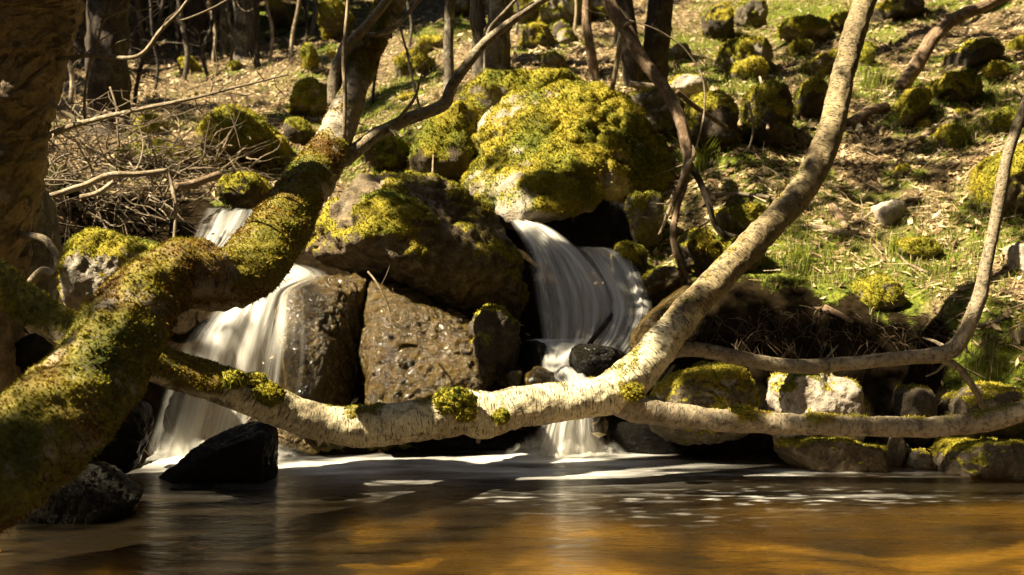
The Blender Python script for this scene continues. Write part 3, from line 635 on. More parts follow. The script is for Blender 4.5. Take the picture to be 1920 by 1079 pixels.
R_('plump olive mossed boulder left of the leaning birch stem', [(1448, 55), (1460, 35), (1500, 28), (1545, 32), (1560, 52), (1540, 70), (1480, 72)], 13.0, .7, 'granite', .92, 'boulder', 'boulder')
R_('mossy rock behind the leaning birch stem', E(1580, 45, 70, 50), 13.2, .6, 'shade_granite', .6, 'rock')
R_('bare slanted stone peering out left of the leaning birch stem', [(1500, 128), (1530, 108), (1568, 92), (1580, 110), (1560, 135), (1520, 140)], 11.6, .4, 'granite', .55, 'stone', 'stone')
R_('yellow mossed stone right behind the leaning birch stem', E(1622, 98, 40, 42), 11.6, .4, 'granite', .85, 'stone', 'stone', level=4)
R_('dark rock at the very top of the slope right of the birch stem', E(1680, 14, 110, 50), 13.6, .8, 'dark_shade_rock', .35, 'rock')
R_('little yellow cushion of moss on a stone, below the plump boulder', E(1500, 85, 46, 24), 12.2, .3, 'granite', .95, 'stone', 'stone', level=4)
R_('mossy ledge at the top of the shaded bank, right of the huge boulder', [(1180, 175), (1215, 160), (1260, 180), (1290, 215), (1270, 240), (1220, 225)], 9.9, .5, 'granite', .3, 'rock')
R_('dark mossy rock in the brush below the hanging dead branch', E(1310, 470, 90, 90), 8.3, .5, 'dark_shade_rock', .65, 'rock')
R_('ferny green mossed stone beside the leaning birch stem', E(1390, 470, 90, 60), 8.1, .4, 'granite', .9, 'stone', 'stone')
R_('mossy hump below the dead branch, left of the leaning birch stem', E(1385, 405, 110, 50), 8.6, .5, 'granite', .75, 'rock')
# behind the huge boulder
R_('yellow mossed boulder with bare sides behind the forked grey trunk', [(972, 88), (978, 55), (1000, 42), (1030, 48), (1042, 75), (1030, 95), (990, 98)], 13.4, .6, 'granite', .6, 'boulder', 'boulder')
R_('dark gap stone between two boulders up the slope', E(1052, 62, 46, 50), 13.8, .5, 'dark_shade_rock', .4, 'stone', 'stone', level=4)
R_('tall yellowish boulder at the top centre of the slope', E(1055, 14, 110, 80), 15.2, 1.0, 'granite', .6, 'boulder', 'boulder')
R_('left one of the two tall yellowish boulders at the top centre', E(990, 10, 70, 70), 15.4, .8, 'granite', .55, 'boulder', 'boulder')
R_('little pale topped stone right of the dark gap stone', E(1062, 68, 42, 32), 13.2, .35, 'pale_granite', .4, 'stone', 'stone', level=4)
R_('grey rock with dark front behind the mossy slab', [(1000, 122), (1010, 102), (1035, 97), (1062, 108), (1068, 124), (1040, 130)], 12.2, .4, 'granite', .35, 'stone', 'stone', level=4)
R_('dark mossy stump like rock left of the slim grey trunk', E(775, 118, 80, 55), 12.4, .5, 'shade_granite', .7, 'rock')
R_('pale boulder face at the top right of the leaning mossy trunk', E(862, 12, 60, 50), 15.6, .7, 'shade_granite', .4, 'rock')
R_('yellow mossed stone at the top behind the leaning mossy trunk', E(630, 25, 70, 55), 15.2, .7, 'granite', .75, 'rock')
R_('low mossed stone in grass left of the slim grey trunk', E(815, 80, 70, 30), 13.6, .5, 'granite', .7, 'stone', 'stone', level=4)
R_('green mossed stone far up the left slope', E(525, 15, 60, 34), 17, .8, 'granite', .9, 'stone', 'stone', level=4)
R_('mossy stone at the foot of the wide shaded trunk', E(285, 235, 70, 50), 11.6, .5, 'shade_granite', .85, 'stone', 'stone', level=4)
R_('dark mossy stump like stone on the left slope', E(580, 110, 34, 60), 13.8, .4, 'shade_granite', .7, 'stone', 'stone', level=4)
R_('small sunlit mossy stone on the left slope under the twigs', E(355, 122, 44, 34), 14.6, .4, 'granite', .85, 'stone', 'stone', level=4)

sr = np.random.RandomState(77); n_st = 0
while n_st < 7:
    a, b = sr.uniform(560, 1900), sr.uniform(10, 330)
    if n_st > 5: a, b = sr.uniform(230, 560), sr.uniform(110, 250)
    if 840 < a < 1280 and b > 110: continue
    w_ = sr.uniform(26, 60); n_st += 1
    R_('small mossy stone half buried in the leaf litter of the slope', E(a, b, w_, w_ * sr.uniform(.45, .8), .18), None, .3, ['granite', 'shade_granite', 'pale_granite'][n_st % 3], sr.uniform(.4, .95), 'stone', 'stone', level=4, group='small stones strewn over the slope', rough=.1)

# the slope has silted up round the stones: earth and litter bank up against them
MOUNDS += [(a_, b_, max(.12, r_)) for (a_, b_, r_, m_) in ROCKS if b_ > 9.0 and m_ > 0 and r_ < .30]
gz = ground_z(gx, gy); gV = np.stack([gx, gy, gz], 1); ground.data.vertices.foreach_set('co', gV.astype(np.float32).ravel()); ground.data.update()

# ================================================================ TREES NEAR THE WATER
def topside(base, up=.6, sc=2.2, seed=0, extra=None):
    def f(V, N):
        m = base + up * N[:, 2] + 1.0 * fbm(V * sc, 4, seed) + .35 * fbm(V * 9, 2, seed + 1)
        return m + (extra(V) if extra else 0)
    return f

# the big mossy tree leaning over the left fall
mt = empty('mossy_tree', P(-60, 960, 4.2)); tag(mt, 'thick crooked tree wrapped in olive moss, leaning from the bottom left across the falls', 'tree')
def mt_extra(V):
    d = np.sqrt((V ** 2)[:, 1] + 0)                       # further along the trunk it stands further back
    return .16 * np.exp(-((d - 5.1) / .45) ** 2) - .22 * sstep(6.6, 7.0, d)
branch('trunk', [(-420, 1060, 3.9, 90), (-250, 1010, 4.0, 92), (-110, 945, 4.08, 94), (-20, 888, 4.18, 95), (50, 832, 4.3, 94), (120, 765, 4.44, 90), (185, 688, 4.58, 82), (238, 605, 4.74, 73), (275, 548, 4.87, 66), (340, 517, 5.02, 60), (430, 524, 5.22, 57), (497, 470, 5.56, 54), (543, 396, 6.0, 46), (590, 330, 6.45, 41), (624, 268, 6.8, 33), (652, 195, 7.05, 29), (684, 105, 7.25, 27), (718, 35, 7.35, 25), (765, -70, 7.45, 25), (830, -260, 7.5, 24), (850, -520, 7.6, 18), (840, -800, 7.6, 8)],
       'old_bark', mt, 60, .022, .20, 3, 0, mfun=topside(.72, .24, 2.0, 5, mt_extra), mmat='rust_moss', msize=.0105, mdens=1.15, nmax=60000, freq=3.2, rust=.02)
branch('limb', [(-120, 440, 4.8, 36), (-10, 528, 4.8, 34), (60, 578, 4.78, 33), (120, 622, 4.75, 32), (190, 680, 4.7, 36)], 'old_bark', mt, 24, .03, .12, 31, 0, mfun=topside(.5, .4, 2, 8), tuft_part='moss', mmat='moss')
branch('branch', [(645, 298, 6.75, 15), (700, 258, 7.0, 13), (760, 226, 7.3, 12), (830, 198, 7.35, 12), (850, 158, 7.35, 10), (905, 85, 7.35, 9), (960, 40, 7.35, 8), (1025, -2, 7.35, 7), (1100, -40, 7.4, 5), (1200, -100, 7.4, 2)], 'birch_up', mt, 14, .03, .10, 11, .01, twigs=5, twig_len=.5)
branch('branch', [(915, 76, 7.35, 5), (918, 55, 7.35, 4), (945, 25, 7.33, 4), (985, -20, 7.3, 2.5)], 'birch_up', mt, 8, .03, .05, 12)
branch('branch', [(625, 200, 7.0, 11), (627, 150, 7.05, 11), (648, 92, 7.1, 9), (690, 45, 7.1, 9), (725, 2, 7.1, 8), (770, -60, 7.1, 6)], 'birch_up', mt, 12, .03, .10, 13, .01, twigs=3, twig_len=.4)
branch('branch', [(645, 258, 6.72, 4.2), (647, 180, 6.7, 4.2), (645, 100, 6.7, 4), (651, 20, 6.7, 3.6), (655, -60, 6.7, 3)], 'twig', mt, 8, .04, .08, 14, .008)
branch('branch', [(735, 70, 7.2, 4), (690, 66, 7.15, 2.8)], 'birch_up', mt, 6, .04, .05, 15)
branch('branch', [(690, 68, 7.2, 5), (735, 55, 7.15, 4.5), (780, 8, 7.6, 4), (800, -20, 7.55, 3)], 'twig', mt, 6, .04, .05, 16)

# the pale birch log that sweeps in front of the falls and climbs out of the picture
bt = empty('birch_tree', P(300, 690, 5.6)); tag(bt, 'pale birch whose white trunk sweeps low in front of the falls, then climbs away', 'tree')
def bt_extra(V):
    px = CX + V[:, 0] / V[:, 1] * F_PX
    e = -.40 + .95 * np.exp(-((px - 310) / 150) ** 2) + .32 * np.exp(-((px - 505) / 45) ** 2) + .40 * np.exp(-((px - 850) / 38) ** 2) + .22 * np.exp(-((px - 945) / 22) ** 2) * (V[:, 2] < .5) + .45 * np.exp(-((px - 1185) / 26) ** 2) + .30 * np.exp(-((px - 1030) / 40) ** 2) + .22 * np.exp(-((px - 700) / 30) ** 2) + .35 * np.exp(-((px - 560) / 25) ** 2)
    return e
branch('trunk', [(60, 850, 5.4, 30), (125, 760, 5.35, 30), (195, 694, 5.36, 30), (262, 680, 5.45, 30), (320, 695, 5.55, 33), (400, 720, 5.62, 34), (500, 757, 5.75, 36), (580, 786, 5.85, 35), (650, 800, 5.9, 35), (730, 799, 5.93, 38), (800, 786, 5.96, 38), (870, 776, 6.0, 42), (903, 779, 6.02, 47), (935, 774, 6.03, 41), (985, 762, 6.05, 37), (1080, 752, 6.1, 35), (1130, 742, 6.15, 38), (1165, 725, 6.2, 41), (1215, 678, 6.28, 36), (1275, 602, 6.4, 31), (1340, 530, 6.52, 28), (1420, 448, 6.65, 27), (1492, 372, 6.8, 25.5), (1540, 292, 6.95, 26), (1565, 215, 7.05, 23), (1588, 110, 7.2, 21.5), (1615, 20, 7.3, 21), (1655, -90, 7.45, 20), (1700, -300, 7.6, 18), (1730, -560, 7.8, 14), (1740, -800, 7.9, 6)],
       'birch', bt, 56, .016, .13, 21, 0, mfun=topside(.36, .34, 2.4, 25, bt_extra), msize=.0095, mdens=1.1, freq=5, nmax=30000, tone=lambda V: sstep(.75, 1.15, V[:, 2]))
branch('branch', [(1130, 742, 6.17, 30), (1200, 766, 6.2, 27), (1300, 784, 6.22, 22), (1450, 795, 6.22, 20), (1600, 799, 6.2, 19), (1740, 801, 6.18, 19), (1840, 793, 6.15, 20), (1920, 772, 6.1, 19), (1990, 755, 6.05, 20), (2080, 700, 6.0, 16), (2200, 600, 5.9, 10)],
       'birch_up', bt, 28, .02, .15, 22, .004, mfun=topside(.12, .35, 2.6, 28))
branch('branch', [(1235, 662, 6.33, 16), (1300, 655, 6.4, 14), (1400, 675, 6.42, 14), (1500, 688, 6.42, 13.5), (1600, 681, 6.4, 13), (1700, 672, 6.35, 13), (1775, 662, 6.33, 16), (1810, 625, 6.32, 14), (1835, 560, 6.3, 13), (1853, 480, 6.3, 11), (1873, 380, 6.3, 11), (1893, 285, 6.3, 10), (1930, 170, 6.3, 9), (1960, 40, 6.3, 8), (1990, -120, 6.3, 6)],
       'birch_up', bt, 16, .025, .12, 23, .01, twigs=5, twig_len=.3)
branch('branch', [(1745, 668, 6.33, 8), (1795, 690, 6.35, 7), (1830, 735, 6.4, 6), (1845, 775, 6.45, 5)], 'birch_up', bt, 9, .03, .1, 24, .01)

def cushion(px, py, Y, rx, ry, parent, mat, seed):
    r = np.random.RandomState(seed); U, F = ico(4); c = P(px, py, Y); k = Y / F_PX
    V = U * np.array([rx * k, .8 * (rx + ry) / 2 * k, ry * k]); V = V * (1 + .45 * fbm(U * 2.2 + seed, 3, seed) + .25 * fbm(U * 6, 2, seed))[:, None] + c
    hue = np.clip(.6 + .6 * fbm(V * 9, 2, seed), 0, 1)
    mk('moss_cushion', V, F, M['granite'], parent, attrs={'moss': np.ones(len(V)), 'hue': hue})
    tufts('moss_cushion', V, F, np.ones(len(V)), .011, 2.0, parent, M[mat], seed, seed, 4000)
for i_, (a_, b_, Y_, rx_, ry_) in enumerate([(852, 752, 5.84, 38, 24), (872, 775, 5.82, 20, 16), (940, 782, 5.86, 16, 14), (1187, 735, 6.02, 19, 16), (505, 740, 5.6, 28, 20), (480, 712, 5.62, 20, 12), (1393, 768, 6.12, 20, 9), (440, 712, 5.5, 22, 16), (1095, 652, 6.2, 9, 7)]):
    if i_ < 8: cushion(a_, b_, Y_, rx_, ry_, bt, 'rust_moss' if i_ == 6 else 'moss', 900 + i_)
# the peeling birch at the left edge
lb = empty('old_birch', P(-40, 640, 5.8)); tag(lb, 'dark old birch with peeling bark filling the left edge of the view', 'tree')
branch('trunk', [(-40, 760, 5.8, 88), (-32, 620, 5.8, 72), (-22, 500, 5.8, 70), (-8, 400, 5.8, 76), (-5, 270, 5.8, 90), (12, 150, 5.8, 102), (24, 0, 5.8, 128), (38, -150, 5.62, 104), (45, -330, 5.5, 84), (50, -600, 5.48, 72), (60, -1000, 5.48, 58), (70, -1400, 5.48, 40), (70, -1750, 5.48, 16)],
       'peel_bark', lb, 64, .022, .17, 41, 0, mfun=topside(.02, .25, 2.2, 44, lambda V: .35 * sstep(1.1, .6, V[:, 2])), freq=3.5, nmax=8000)
branch('branch', [(30, 278, 5.75, 9), (75, 262, 5.7, 7), (135, 238, 5.6, 5.6), (190, 222, 5.5, 4.8), (260, 206, 5.4, 4.2), (350, 187, 5.25, 3.4), (440, 165, 5.15, 2.6), (540, 140, 5.1, 1.6)], 'twig', lb, 9, .02, .08, 42, .006, twigs=20, twig_len=.3)
branch('branch', [(141, 236, 5.58, 4.5), (138, 222, 5.58, 4.2), (115, 208, 5.6, 4), (94, 190, 5.6, 4)], 'twig', lb, 8, .02, .05, 43)
branch('branch', [(70, 124, 5.75, 8), (128, 110, 5.7, 4.5), (180, 105, 5.6, 4), (258, 107, 5.5, 4), (300, 60, 5.5, 3.6), (335, 25, 5.4, 3), (358, -5, 5.4, 2.6), (420, -70, 5.4, 2)], 'twig', lb, 9, .02, .08, 44, .004, twigs=10, twig_len=.35)
branch('branch', [(322, 40, 5.44, 2.2), (350, 36, 5.4, 2), (400, 15, 5.4, 1.8), (440, -8, 5.4, 1.4)], 'twig', lb, 6, .03, .05, 45)
branch('branch', [(160, 232, 5.72, 2.4), (158, 190, 5.7, 2.4), (165, 135, 5.65, 2.4), (180, 95, 5.6, 2.4), (192, 45, 5.6, 2.4), (212, 24, 5.6, 2.4), (240, -8, 5.6, 2.2)], 'twig', lb, 6, .03, .05, 46, .004, twigs=6, twig_len=.2)
branch('branch', [(200, 35, 5.6, 2), (232, 20, 5.6, 1.8), (265, 20, 5.6, 1.7), (298, 8, 5.6, 1.4)], 'twig', lb, 6, .03, .05, 47)
branch('root', [(10, 585, 5.7, 7), (52, 538, 5.6, 8), (78, 510, 5.55, 8), (102, 514, 5.52, 8), (110, 495, 5.52, 8), (98, 466, 5.55, 7), (78, 447, 5.6, 7), (30, 440, 5.75, 7)], 'birch_up', lb, 12, .015, .1, 48)

# ================================================================ DEAD WOOD
def stick(label, pts, mat='deadwood', cat='stick', name='stick', group=None, **kw):
    o = branch(name, pts, mat, None, kw.pop('ring', 9), kw.pop('step', .03), kw.pop('amp', .10), kw.pop('seed', int(pts[0][0])), kw.pop('wob', .012), **kw)
    return tag(o, label, cat, group)
hb = empty('dead_branch', P(1290, 530, 7.9)); tag(hb, 'long dead grey branch hanging down in front of the right end of the huge boulder', 'branch')
branch('stem', [(1120, -40, 8.6, 13), (1145, 8, 8.55, 13), (1170, 55, 8.5, 13), (1205, 112, 8.4, 12), (1250, 172, 8.3, 11), (1272, 215, 8.2, 12), (1284, 260, 8.15, 11), (1289, 300, 8.1, 9), (1280, 350, 8.05, 8), (1268, 395, 8.0, 7), (1264, 440, 7.95, 6.5), (1275, 490, 7.9, 6), (1294, 534, 7.9, 5)], 'deadwood', hb, 16, .025, .13, 51, .02, twigs=3, twig_len=.35)
branch('side_branch', [(1290, 300, 8.1, 6), (1310, 340, 8.05, 6), (1330, 385, 8.0, 6), (1345, 430, 8.0, 5), (1380, 445, 7.95, 4)], 'dark_bark', hb, 8, .03, .12, 52, .02, twigs=3, twig_len=.3)
branch('side_branch', [(1283, 260, 8.15, 6), (1300, 285, 8.1, 5), (1285, 320, 8.05, 5), (1262, 380, 8.0, 4), (1235, 440, 7.95, 2.5)], 'twig', hb, 8, .03, .12, 53, .02, twigs=4, twig_len=.25)
stick('straight brown pole slanting across the shaded bank right of the huge boulder', [(1268, 172, 8.6, 5), (1310, 205, 8.7, 5), (1366, 242, 8.8, 3.5)])
stick('short pale birch pole standing on the huge boulder', [(1165, 52, 9.1, 5.5), (1160, 95, 9.1, 5), (1148, 168, 9.15, 4.5)], 'twig')
stick('pale horizontal root lying behind the top of the huge boulder', [(1180, 158, 9.9, 6), (1215, 165, 9.9, 7), (1265, 166, 9.9, 5)], 'twig')
dt = stick('slanting bare dead tree on the upper right slope', [(1688, 168, 10.4, 14), (1722, 118, 10.5, 14), (1752, 70, 10.6, 13), (1790, 36, 10.7, 12), (1850, 10, 10.8, 11), (1930, -30, 11, 9)], 'deadwood', 'dead tree', 'dead_tree', ring=16)
def on_ground(pts, lift=.02):
    o = []
    for a, b, r in pts:
        g = ground_at(a, b); o.append((g[0], g[1], g[2] + lift, r / F_PX * g[1]))
    return o
def gstick(label, pts, mat='deadwood', lift=.02, **kw):
    o = branch(kw.pop('name', 'stick'), on_ground(pts, lift), mat, None, 9, .04, .12, int(pts[0][0] + pts[0][1]), .02, world=True, **kw)
    return tag(o, label, 'stick')
gstick('thick brown rotten log end on the right bank', [(1595, 238, 12), (1630, 222, 13), (1664, 208, 11)], name='log')
gstick('long fallen pole crossing the right slope', [(1660, 292, 4), (1720, 268, 5), (1790, 236, 5), (1850, 208, 4), (1900, 190, 3)])
gstick('pale bleached wood lying in the sunlit grass', [(1515, 432, 5), (1545, 438, 7), (1585, 446, 7), (1605, 440, 5)], 'twig')
gstick('short curved brown wood above the bleached one', [(1558, 392, 8), (1572, 412, 8), (1586, 438, 7)])
gstick('thin forked twig lying on the pale flat stone', [(1600, 428, 3), (1640, 402, 3), (1690, 384, 2.4), (1725, 380, 1.6)], 'twig', twigs=3, twig_len=.3)
gstick('bent twig on the leaf litter left of the birch stem', [(1335, 375, 4), (1385, 372, 4), (1440, 380, 3.5), (1475, 392, 3)], 'twig')
gstick('fallen dark branch across the far left slope', [(500, 80, 5), (560, 55, 6), (620, 32, 6)], 'dark_bark', twigs=3, twig_len=.8)
gstick('grey upright stick leaning in the shaded bank', [(1440, 300, 3), (1436, 250, 3), (1425, 195, 2.2)], 'twig', lift=.25)
gstick('brown root sticking out under the bank edge', [(1545, 585, 7), (1570, 600, 6), (1600, 610, 4)])
gstick('short twig lying at the right end of the bank', [(1830, 628, 3), (1870, 612, 2.6), (1896, 600, 1.8)], 'twig', twigs=2, twig_len=.15)
gstick('thin twig between the mossy stones at the lip of the bank', [(1740, 520, 2.5), (1700, 500, 2.2), (1680, 480, 1.6)], 'twig')

# the brush heap on the left bank
stick('pale forked dead branch topping the brush heap', [(80, 372, 7.3, 6), (130, 358, 7.35, 6), (160, 350, 7.4, 6), (205, 330, 7.45, 6), (260, 328, 7.5, 5.5), (312, 322, 7.55, 5)], 'twig', 'branch', 'dead_branch', twigs=4, twig_len=.25)
stick('short pale branch beneath the forked one in the brush heap', [(150, 372, 7.3, 5), (185, 362, 7.3, 5), (212, 342, 7.35, 5)], 'twig', 'branch', 'dead_branch')
stick('brown log lying across the top of the brush heap', [(330, 352, 8.0, 8), (365, 345, 8.1, 8), (412, 328, 8.2, 7)], 'deadwood', 'log', 'log')
stick('thin stick hanging from the brush heap into the left cascade', [(312, 318, 7.7, 4), (322, 350, 7.65, 4), (330, 395, 7.6, 3.4), (326, 450, 7.55, 3)], 'twig', twigs=3, twig_len=.2)
stick('thin upright twig rising from the brush heap', [(205, 165, 7.6, 2), (218, 200, 7.55, 2), (220, 240, 7.5, 2), (222, 278, 7.5, 2)], 'twig')
stick('long thin brown rod low in the brush heap', [(55, 340, 7.5, 2.4), (100, 338, 7.5, 2.4), (150, 341, 7.55, 2.2), (215, 352, 7.6, 2)], 'twig')
rr = np.random.RandomState(12)
VV, FF, UU = [], [], []; off = 0
for i in range(420):
    x0 = rr.uniform(55, 330) if i < 330 else rr.uniform(300, 480); y0 = rr.uniform(275, 450) if x0 < 310 else rr.uniform(300, 365)
    p = ground_at(x0, y0) + np.array([0, -rr.uniform(0, .4), rr.uniform(.04, .42 if x0 < 310 else .16)]); d = rr.normal(0, 1, 3) * np.array([1, .5, .45]) + np.array([.2, -.1, -.05]); d /= np.linalg.norm(d); L = rr.uniform(.2, .8); r0 = rr.uniform(.003, .010); q = [tuple(p) + (r0,)]
    for k in range(5):
        d = d + rr.normal(0, .25, 3); d /= np.linalg.norm(d); p = p + d * L / 5; q.append(tuple(p) + (r0 * (1 - .17 * (k + 1)),))
    V, F, U, N = tube(q, 5, .05, 0, i); VV.append(V); FF.extend([f + off for f in F]); UU.append(U); off += len(V)
brush = mk('brush_twigs', np.concatenate(VV), FF, M['twig'], uv=np.concatenate(UU), attrs={'moss': np.zeros(off)})
tag(brush, 'tangled heap of thin dead twigs and roots on the left bank above the lichened boulder', 'brush', kind='stuff')

# ================================================================ TREES ON THE SLOPE
def crown(name, parent, centers, n, size, mat, seed, squash=.7):
    """leaf clumps spread through the crown: centers are (x, y, z, r)"""
    r = np.random.RandomState(seed); P_, S_ = [], []
    for (x, y, z, R) in centers:
        m = max(12, int(n * R * R)); d = r.normal(0, 1, (m, 3)); d /= np.linalg.norm(d, axis=1)[:, None]
        sub = r.normal(0, 1, (max(4, m // 28), 3)); sub /= np.linalg.norm(sub, axis=1)[:, None]; sub *= r.rand(len(sub), 1) ** .4 * R
        P_.append(np.array([x, y, z]) + (sub[r.randint(0, len(sub), m)] + d * R * .22 * r.rand(m, 1)) * np.array([1, 1, squash]))
    p = np.concatenate(P_); n_ = len(p)
    a = r.normal(0, 1, (n_, 3)); a /= np.linalg.norm(a, axis=1)[:, None]; b = np.cross(a, r.normal(0, 1, (n_, 3))); b /= np.linalg.norm(b, axis=1)[:, None]
    s = size * r.uniform(.6, 1.4, (n_, 1))
    V = np.concatenate([p - a * s, p + b * s * .5, p + a * s, p - b * s * .5]); i = np.arange(n_)
    return mk(name, V, np.stack([i, i + n_, i + 2 * n_, i + 3 * n_], 1), mat, parent, attrs={'rnd': np.tile(r.rand(n_), 4)}, smooth=False)

def slope_tree(label, base, tops, rpx, mat='bark', H=9, cat='tree', name='slope_tree', group=None, Y=None, twigs=0, limbs=5, cr=0, seed=None, leaf='foliage', moss=.2, low=None, cs=.05, cn=260):
    """base (px,py); tops: pixels further up the visible trunk; it goes on above the picture with limbs and crown"""
    seed = int(base[0] * 3 + base[1]) if seed is None else seed; r = np.random.RandomState(seed)
    g = ground_at(*base)
    if Y is None: Y = g[1]
    b = P(base[0], base[1], Y); b[2] = ground_z(b[0], b[1])[0] - .08
    root = empty(name, b); tag(root, label, cat, group)
    rad = rpx / F_PX * Y
    pts = [tuple(b) + (rad * 1.45,), tuple(b + (P(*tops[0], Y) - b) * .18) + (rad * 1.05,)]
    for i, t in enumerate(tops): pts.append(tuple(P(t[0], t[1], Y)) + (rad * (1 - .06 * i),))
    last = np.array(pts[-1][:3]); d = last - np.array(pts[-2][:3]); d /= np.linalg.norm(d); d = d * .6 + np.array([0, 0, .5])
    z = last
    for k in range(4):
        d = d + r.normal(0, .06, 3); d /= np.linalg.norm(d); z = z + d * max(.5, (H - (last[2] - b[2]))) / 4; pts.append(tuple(z) + (rad * (.85 - .2 * k),))
    top = z
    branch('trunk', pts, mat, root, 20 if rpx > 12 else 10, .08 if rpx > 12 else .12, .16, seed, .02, world=True, mfun=(topside(moss - .25, .2, 1.6, seed)) if moss > 0 else None, msize=.013, nmax=1800, twigs=twigs, twig_len=.7, tw_r=.22)
    sp = spline(pts, .2); cen = []
    for k in range(limbs):
        j = int(len(sp) * r.uniform(.55, .95)) if low is None else int(len(sp) * r.uniform(low, .95))
        s = sp[j]; a = r.uniform(0, 2 * math.pi); dd = np.array([math.cos(a), math.sin(a), r.uniform(.1, .7)]); L = r.uniform(.8, 2.0); q = [tuple(s[:3]) + (s[3] * .4,)]; e = s[:3].copy()
        for m in range(4):
            dd = dd + r.normal(0, .2, 3); dd /= np.linalg.norm(dd); e = e + dd * L / 4; q.append(tuple(e) + (s[3] * .4 * (1 - .22 * (m + 1)),))
        branch('limb', q, mat, root, 7, .12, .08, seed + k + 1, 0, world=True, twigs=7, twig_len=.6)
        if cr: cen.append((e[0], e[1], e[2], cr * r.uniform(.7, 1.2)))
    if cr: crown('crown', root, cen, cn, cs, M[leaf], seed)
    return root
slope_tree('slim lichened grey trunk left of the forked grey trunk', (842, 178), [(842, 90), (843, -10)], 10, 'bark')
t = slope_tree('thick grey lichened trunk behind the mossy slab, the stouter of a pair', (933, 140), [(931, 70), (934, -10)], 25, 'bark', moss=.35)
slope_tree('grey lichened trunk pressed close to the left of the stouter one', (902, 140), [(900, 70), (897, -10)], 15, 'bark')
slope_tree('slim pale brown sapling behind the huge boulder', (1118, 145), [(1110, 110), (1102, 60), (1100, -10)], 9.5, 'deadwood', twigs=4)
slope_tree('reddish brown stem leaning left, behind the hanging dead branch', (1192, 160), [(1180, 80), (1168, -10)], 19, 'dark_bark', moss=0)
slope_tree('dark broad trunk right of the reddish brown stem', (1222, 155), [(1232, 70), (1240, -10)], 25, 'dark_bark', moss=.2)
slope_tree('wide shaded trunk in the dark wood at the upper left', (205, 255), [(203, 130), (205, -10)], 38, 'dark_bark', twigs=5, low=.4)
slope_tree('medium dark trunk behind the left slope, thickest of the sunlit row', (458, 112), [(456, 60), (455, -10)], 20, 'bark', twigs=5)
slope_tree('thin dark trunk right of the thickest one in the row', (484, 128), [(481, 60), (480, -10)], 6, 'dark_bark', twigs=5)
slope_tree('dark trunk left of the thickest one in the row', (372, 100), [(370, 50), (370, -10)], 18, 'dark_bark', twigs=6)
slope_tree('slender trunk between the dark one and the thickest one', (418, 104), [(420, 50), (422, -10)], 8, 'bark', twigs=6)
slope_tree('thin sapling with bare twigs beyond the dome shaped boulder', (545, 110), [(550, 60), (562, -10)], 3.5, 'twig', twigs=12, moss=0, limbs=2)
slope_tree('thin bare shrub stem right of the leaning mossy trunk', (695, 200), [(705, 130), (725, 60)], 3.2, 'dark_bark', twigs=16, moss=0, limbs=3, H=2.2, name='shrub', cat='shrub')
slope_tree('bare twiggy shrub standing left of the mossy side boulder', (790, 205), [(770, 130), (748, 40)], 2.4, 'dark_bark', twigs=14, moss=0, limbs=3, H=2.2, name='shrub', cat='shrub')
slope_tree('bare twiggy shrub at the foot of the dark wood', (250, 200), [(262, 130), (290, 70)], 4, 'dark_bark', twigs=46, moss=0, limbs=4, H=2.5, name='shrub', cat='shrub')
slope_tree('crooked bare shrub before the slender trunk', (395, 150), [(380, 100), (400, 40)], 3.5, 'dark_bark', twigs=46, moss=0, limbs=4, H=2.5, name='shrub', cat='shrub')
slope_tree('small shrub at the top of the slope beside the forked trunk', (880, 30), [(876, 10), (872, -10)], 3, 'dark_bark', twigs=12, moss=0, limbs=3, H=2.5, name='shrub', cat='shrub')
for i, (px, py, rp, lab) in enumerate([(328, 120, 4, 'thin crooked sapling before the dark wood, its twigs over the litter'), (430, 128, 3, 'thin bare sapling left of the thickest trunk in the row'), (585, 60, 5, 'slim dark trunk up the slope left of the leaning mossy trunk'), (610, 40, 3.5, 'thin sapling at the top edge just left of the leaning mossy trunk'), (765, 95, 3, 'thin grey sapling between the leaning trunk and the slim grey trunk'), (1075, 60, 3, 'thin sapling before the tall yellowish boulder'), (1150, 90, 4, 'thin stem between the pale brown sapling and the two stemmed tree'), (965, 70, 3, 'thin twiggy sapling beside the stouter grey trunk'), (130, 200, 5, 'thin dark sapling next to the peeling birch'), (290, 170, 3, 'thin twiggy sapling right of the wide shaded trunk'), (345, 150, 4.5, 'slim sapling with forked twigs, before the dark trunk of the row'), (505, 120, 3, 'thin bare sapling just right of the thin dark trunk'), (170, 130, 4, 'thin sapling seen between the peeling birch and the wide shaded trunk'), (262, 120, 5, 'slim dark sapling close behind the wide shaded trunk'), (398, 115, 3, 'spindly sapling left of the slender trunk'), (570, 95, 2.5, 'spindly sapling by the dark stump like stone')]):
    slope_tree(lab, (px, py), [(px + 6, py - 50), (px - 4, py - 110)], rp, ['dark_bark', 'bark', 'twig'][i % 3], twigs=26, moss=0, limbs=3, H=4, name='sapling', cat='sapling')
# the dark wood at the back: pines
pr = np.random.RandomState(3)
for i, (px, Y, rp) in enumerate([(150, 15, 16), (258, 16, 14), (300, 18, 13), (338, 17, 12), (120, 19, 12), (225, 20, 11), (395, 20, 10), (275, 22, 10), (430, 23, 8), (350, 24, 9), (180, 25, 9), (498, 24, 8), (60, 21, 12), (530, 27, 7), (320, 28, 7), (405, 29, 6)]):
    g = P(px, 100, Y); z = ground_z(g[0], g[1])[0]; py = CY - (z - CAM_Z) / Y * F_PX
    slope_tree('dark trunk standing in the shaded pine wood at the upper left', (px, py), [(px + pr.uniform(-4, 4), py - 80), (px + pr.uniform(-8, 8), py - 190)], rp, 'dark_bark', H=11, cat='pine tree', name='pine_tree', group='trunks of the shaded pine wood', Y=Y, twigs=8, limbs=12, cr=1.15, low=.12, leaf='needle', moss=.1, cs=.09, cn=330, seed=500 + i)

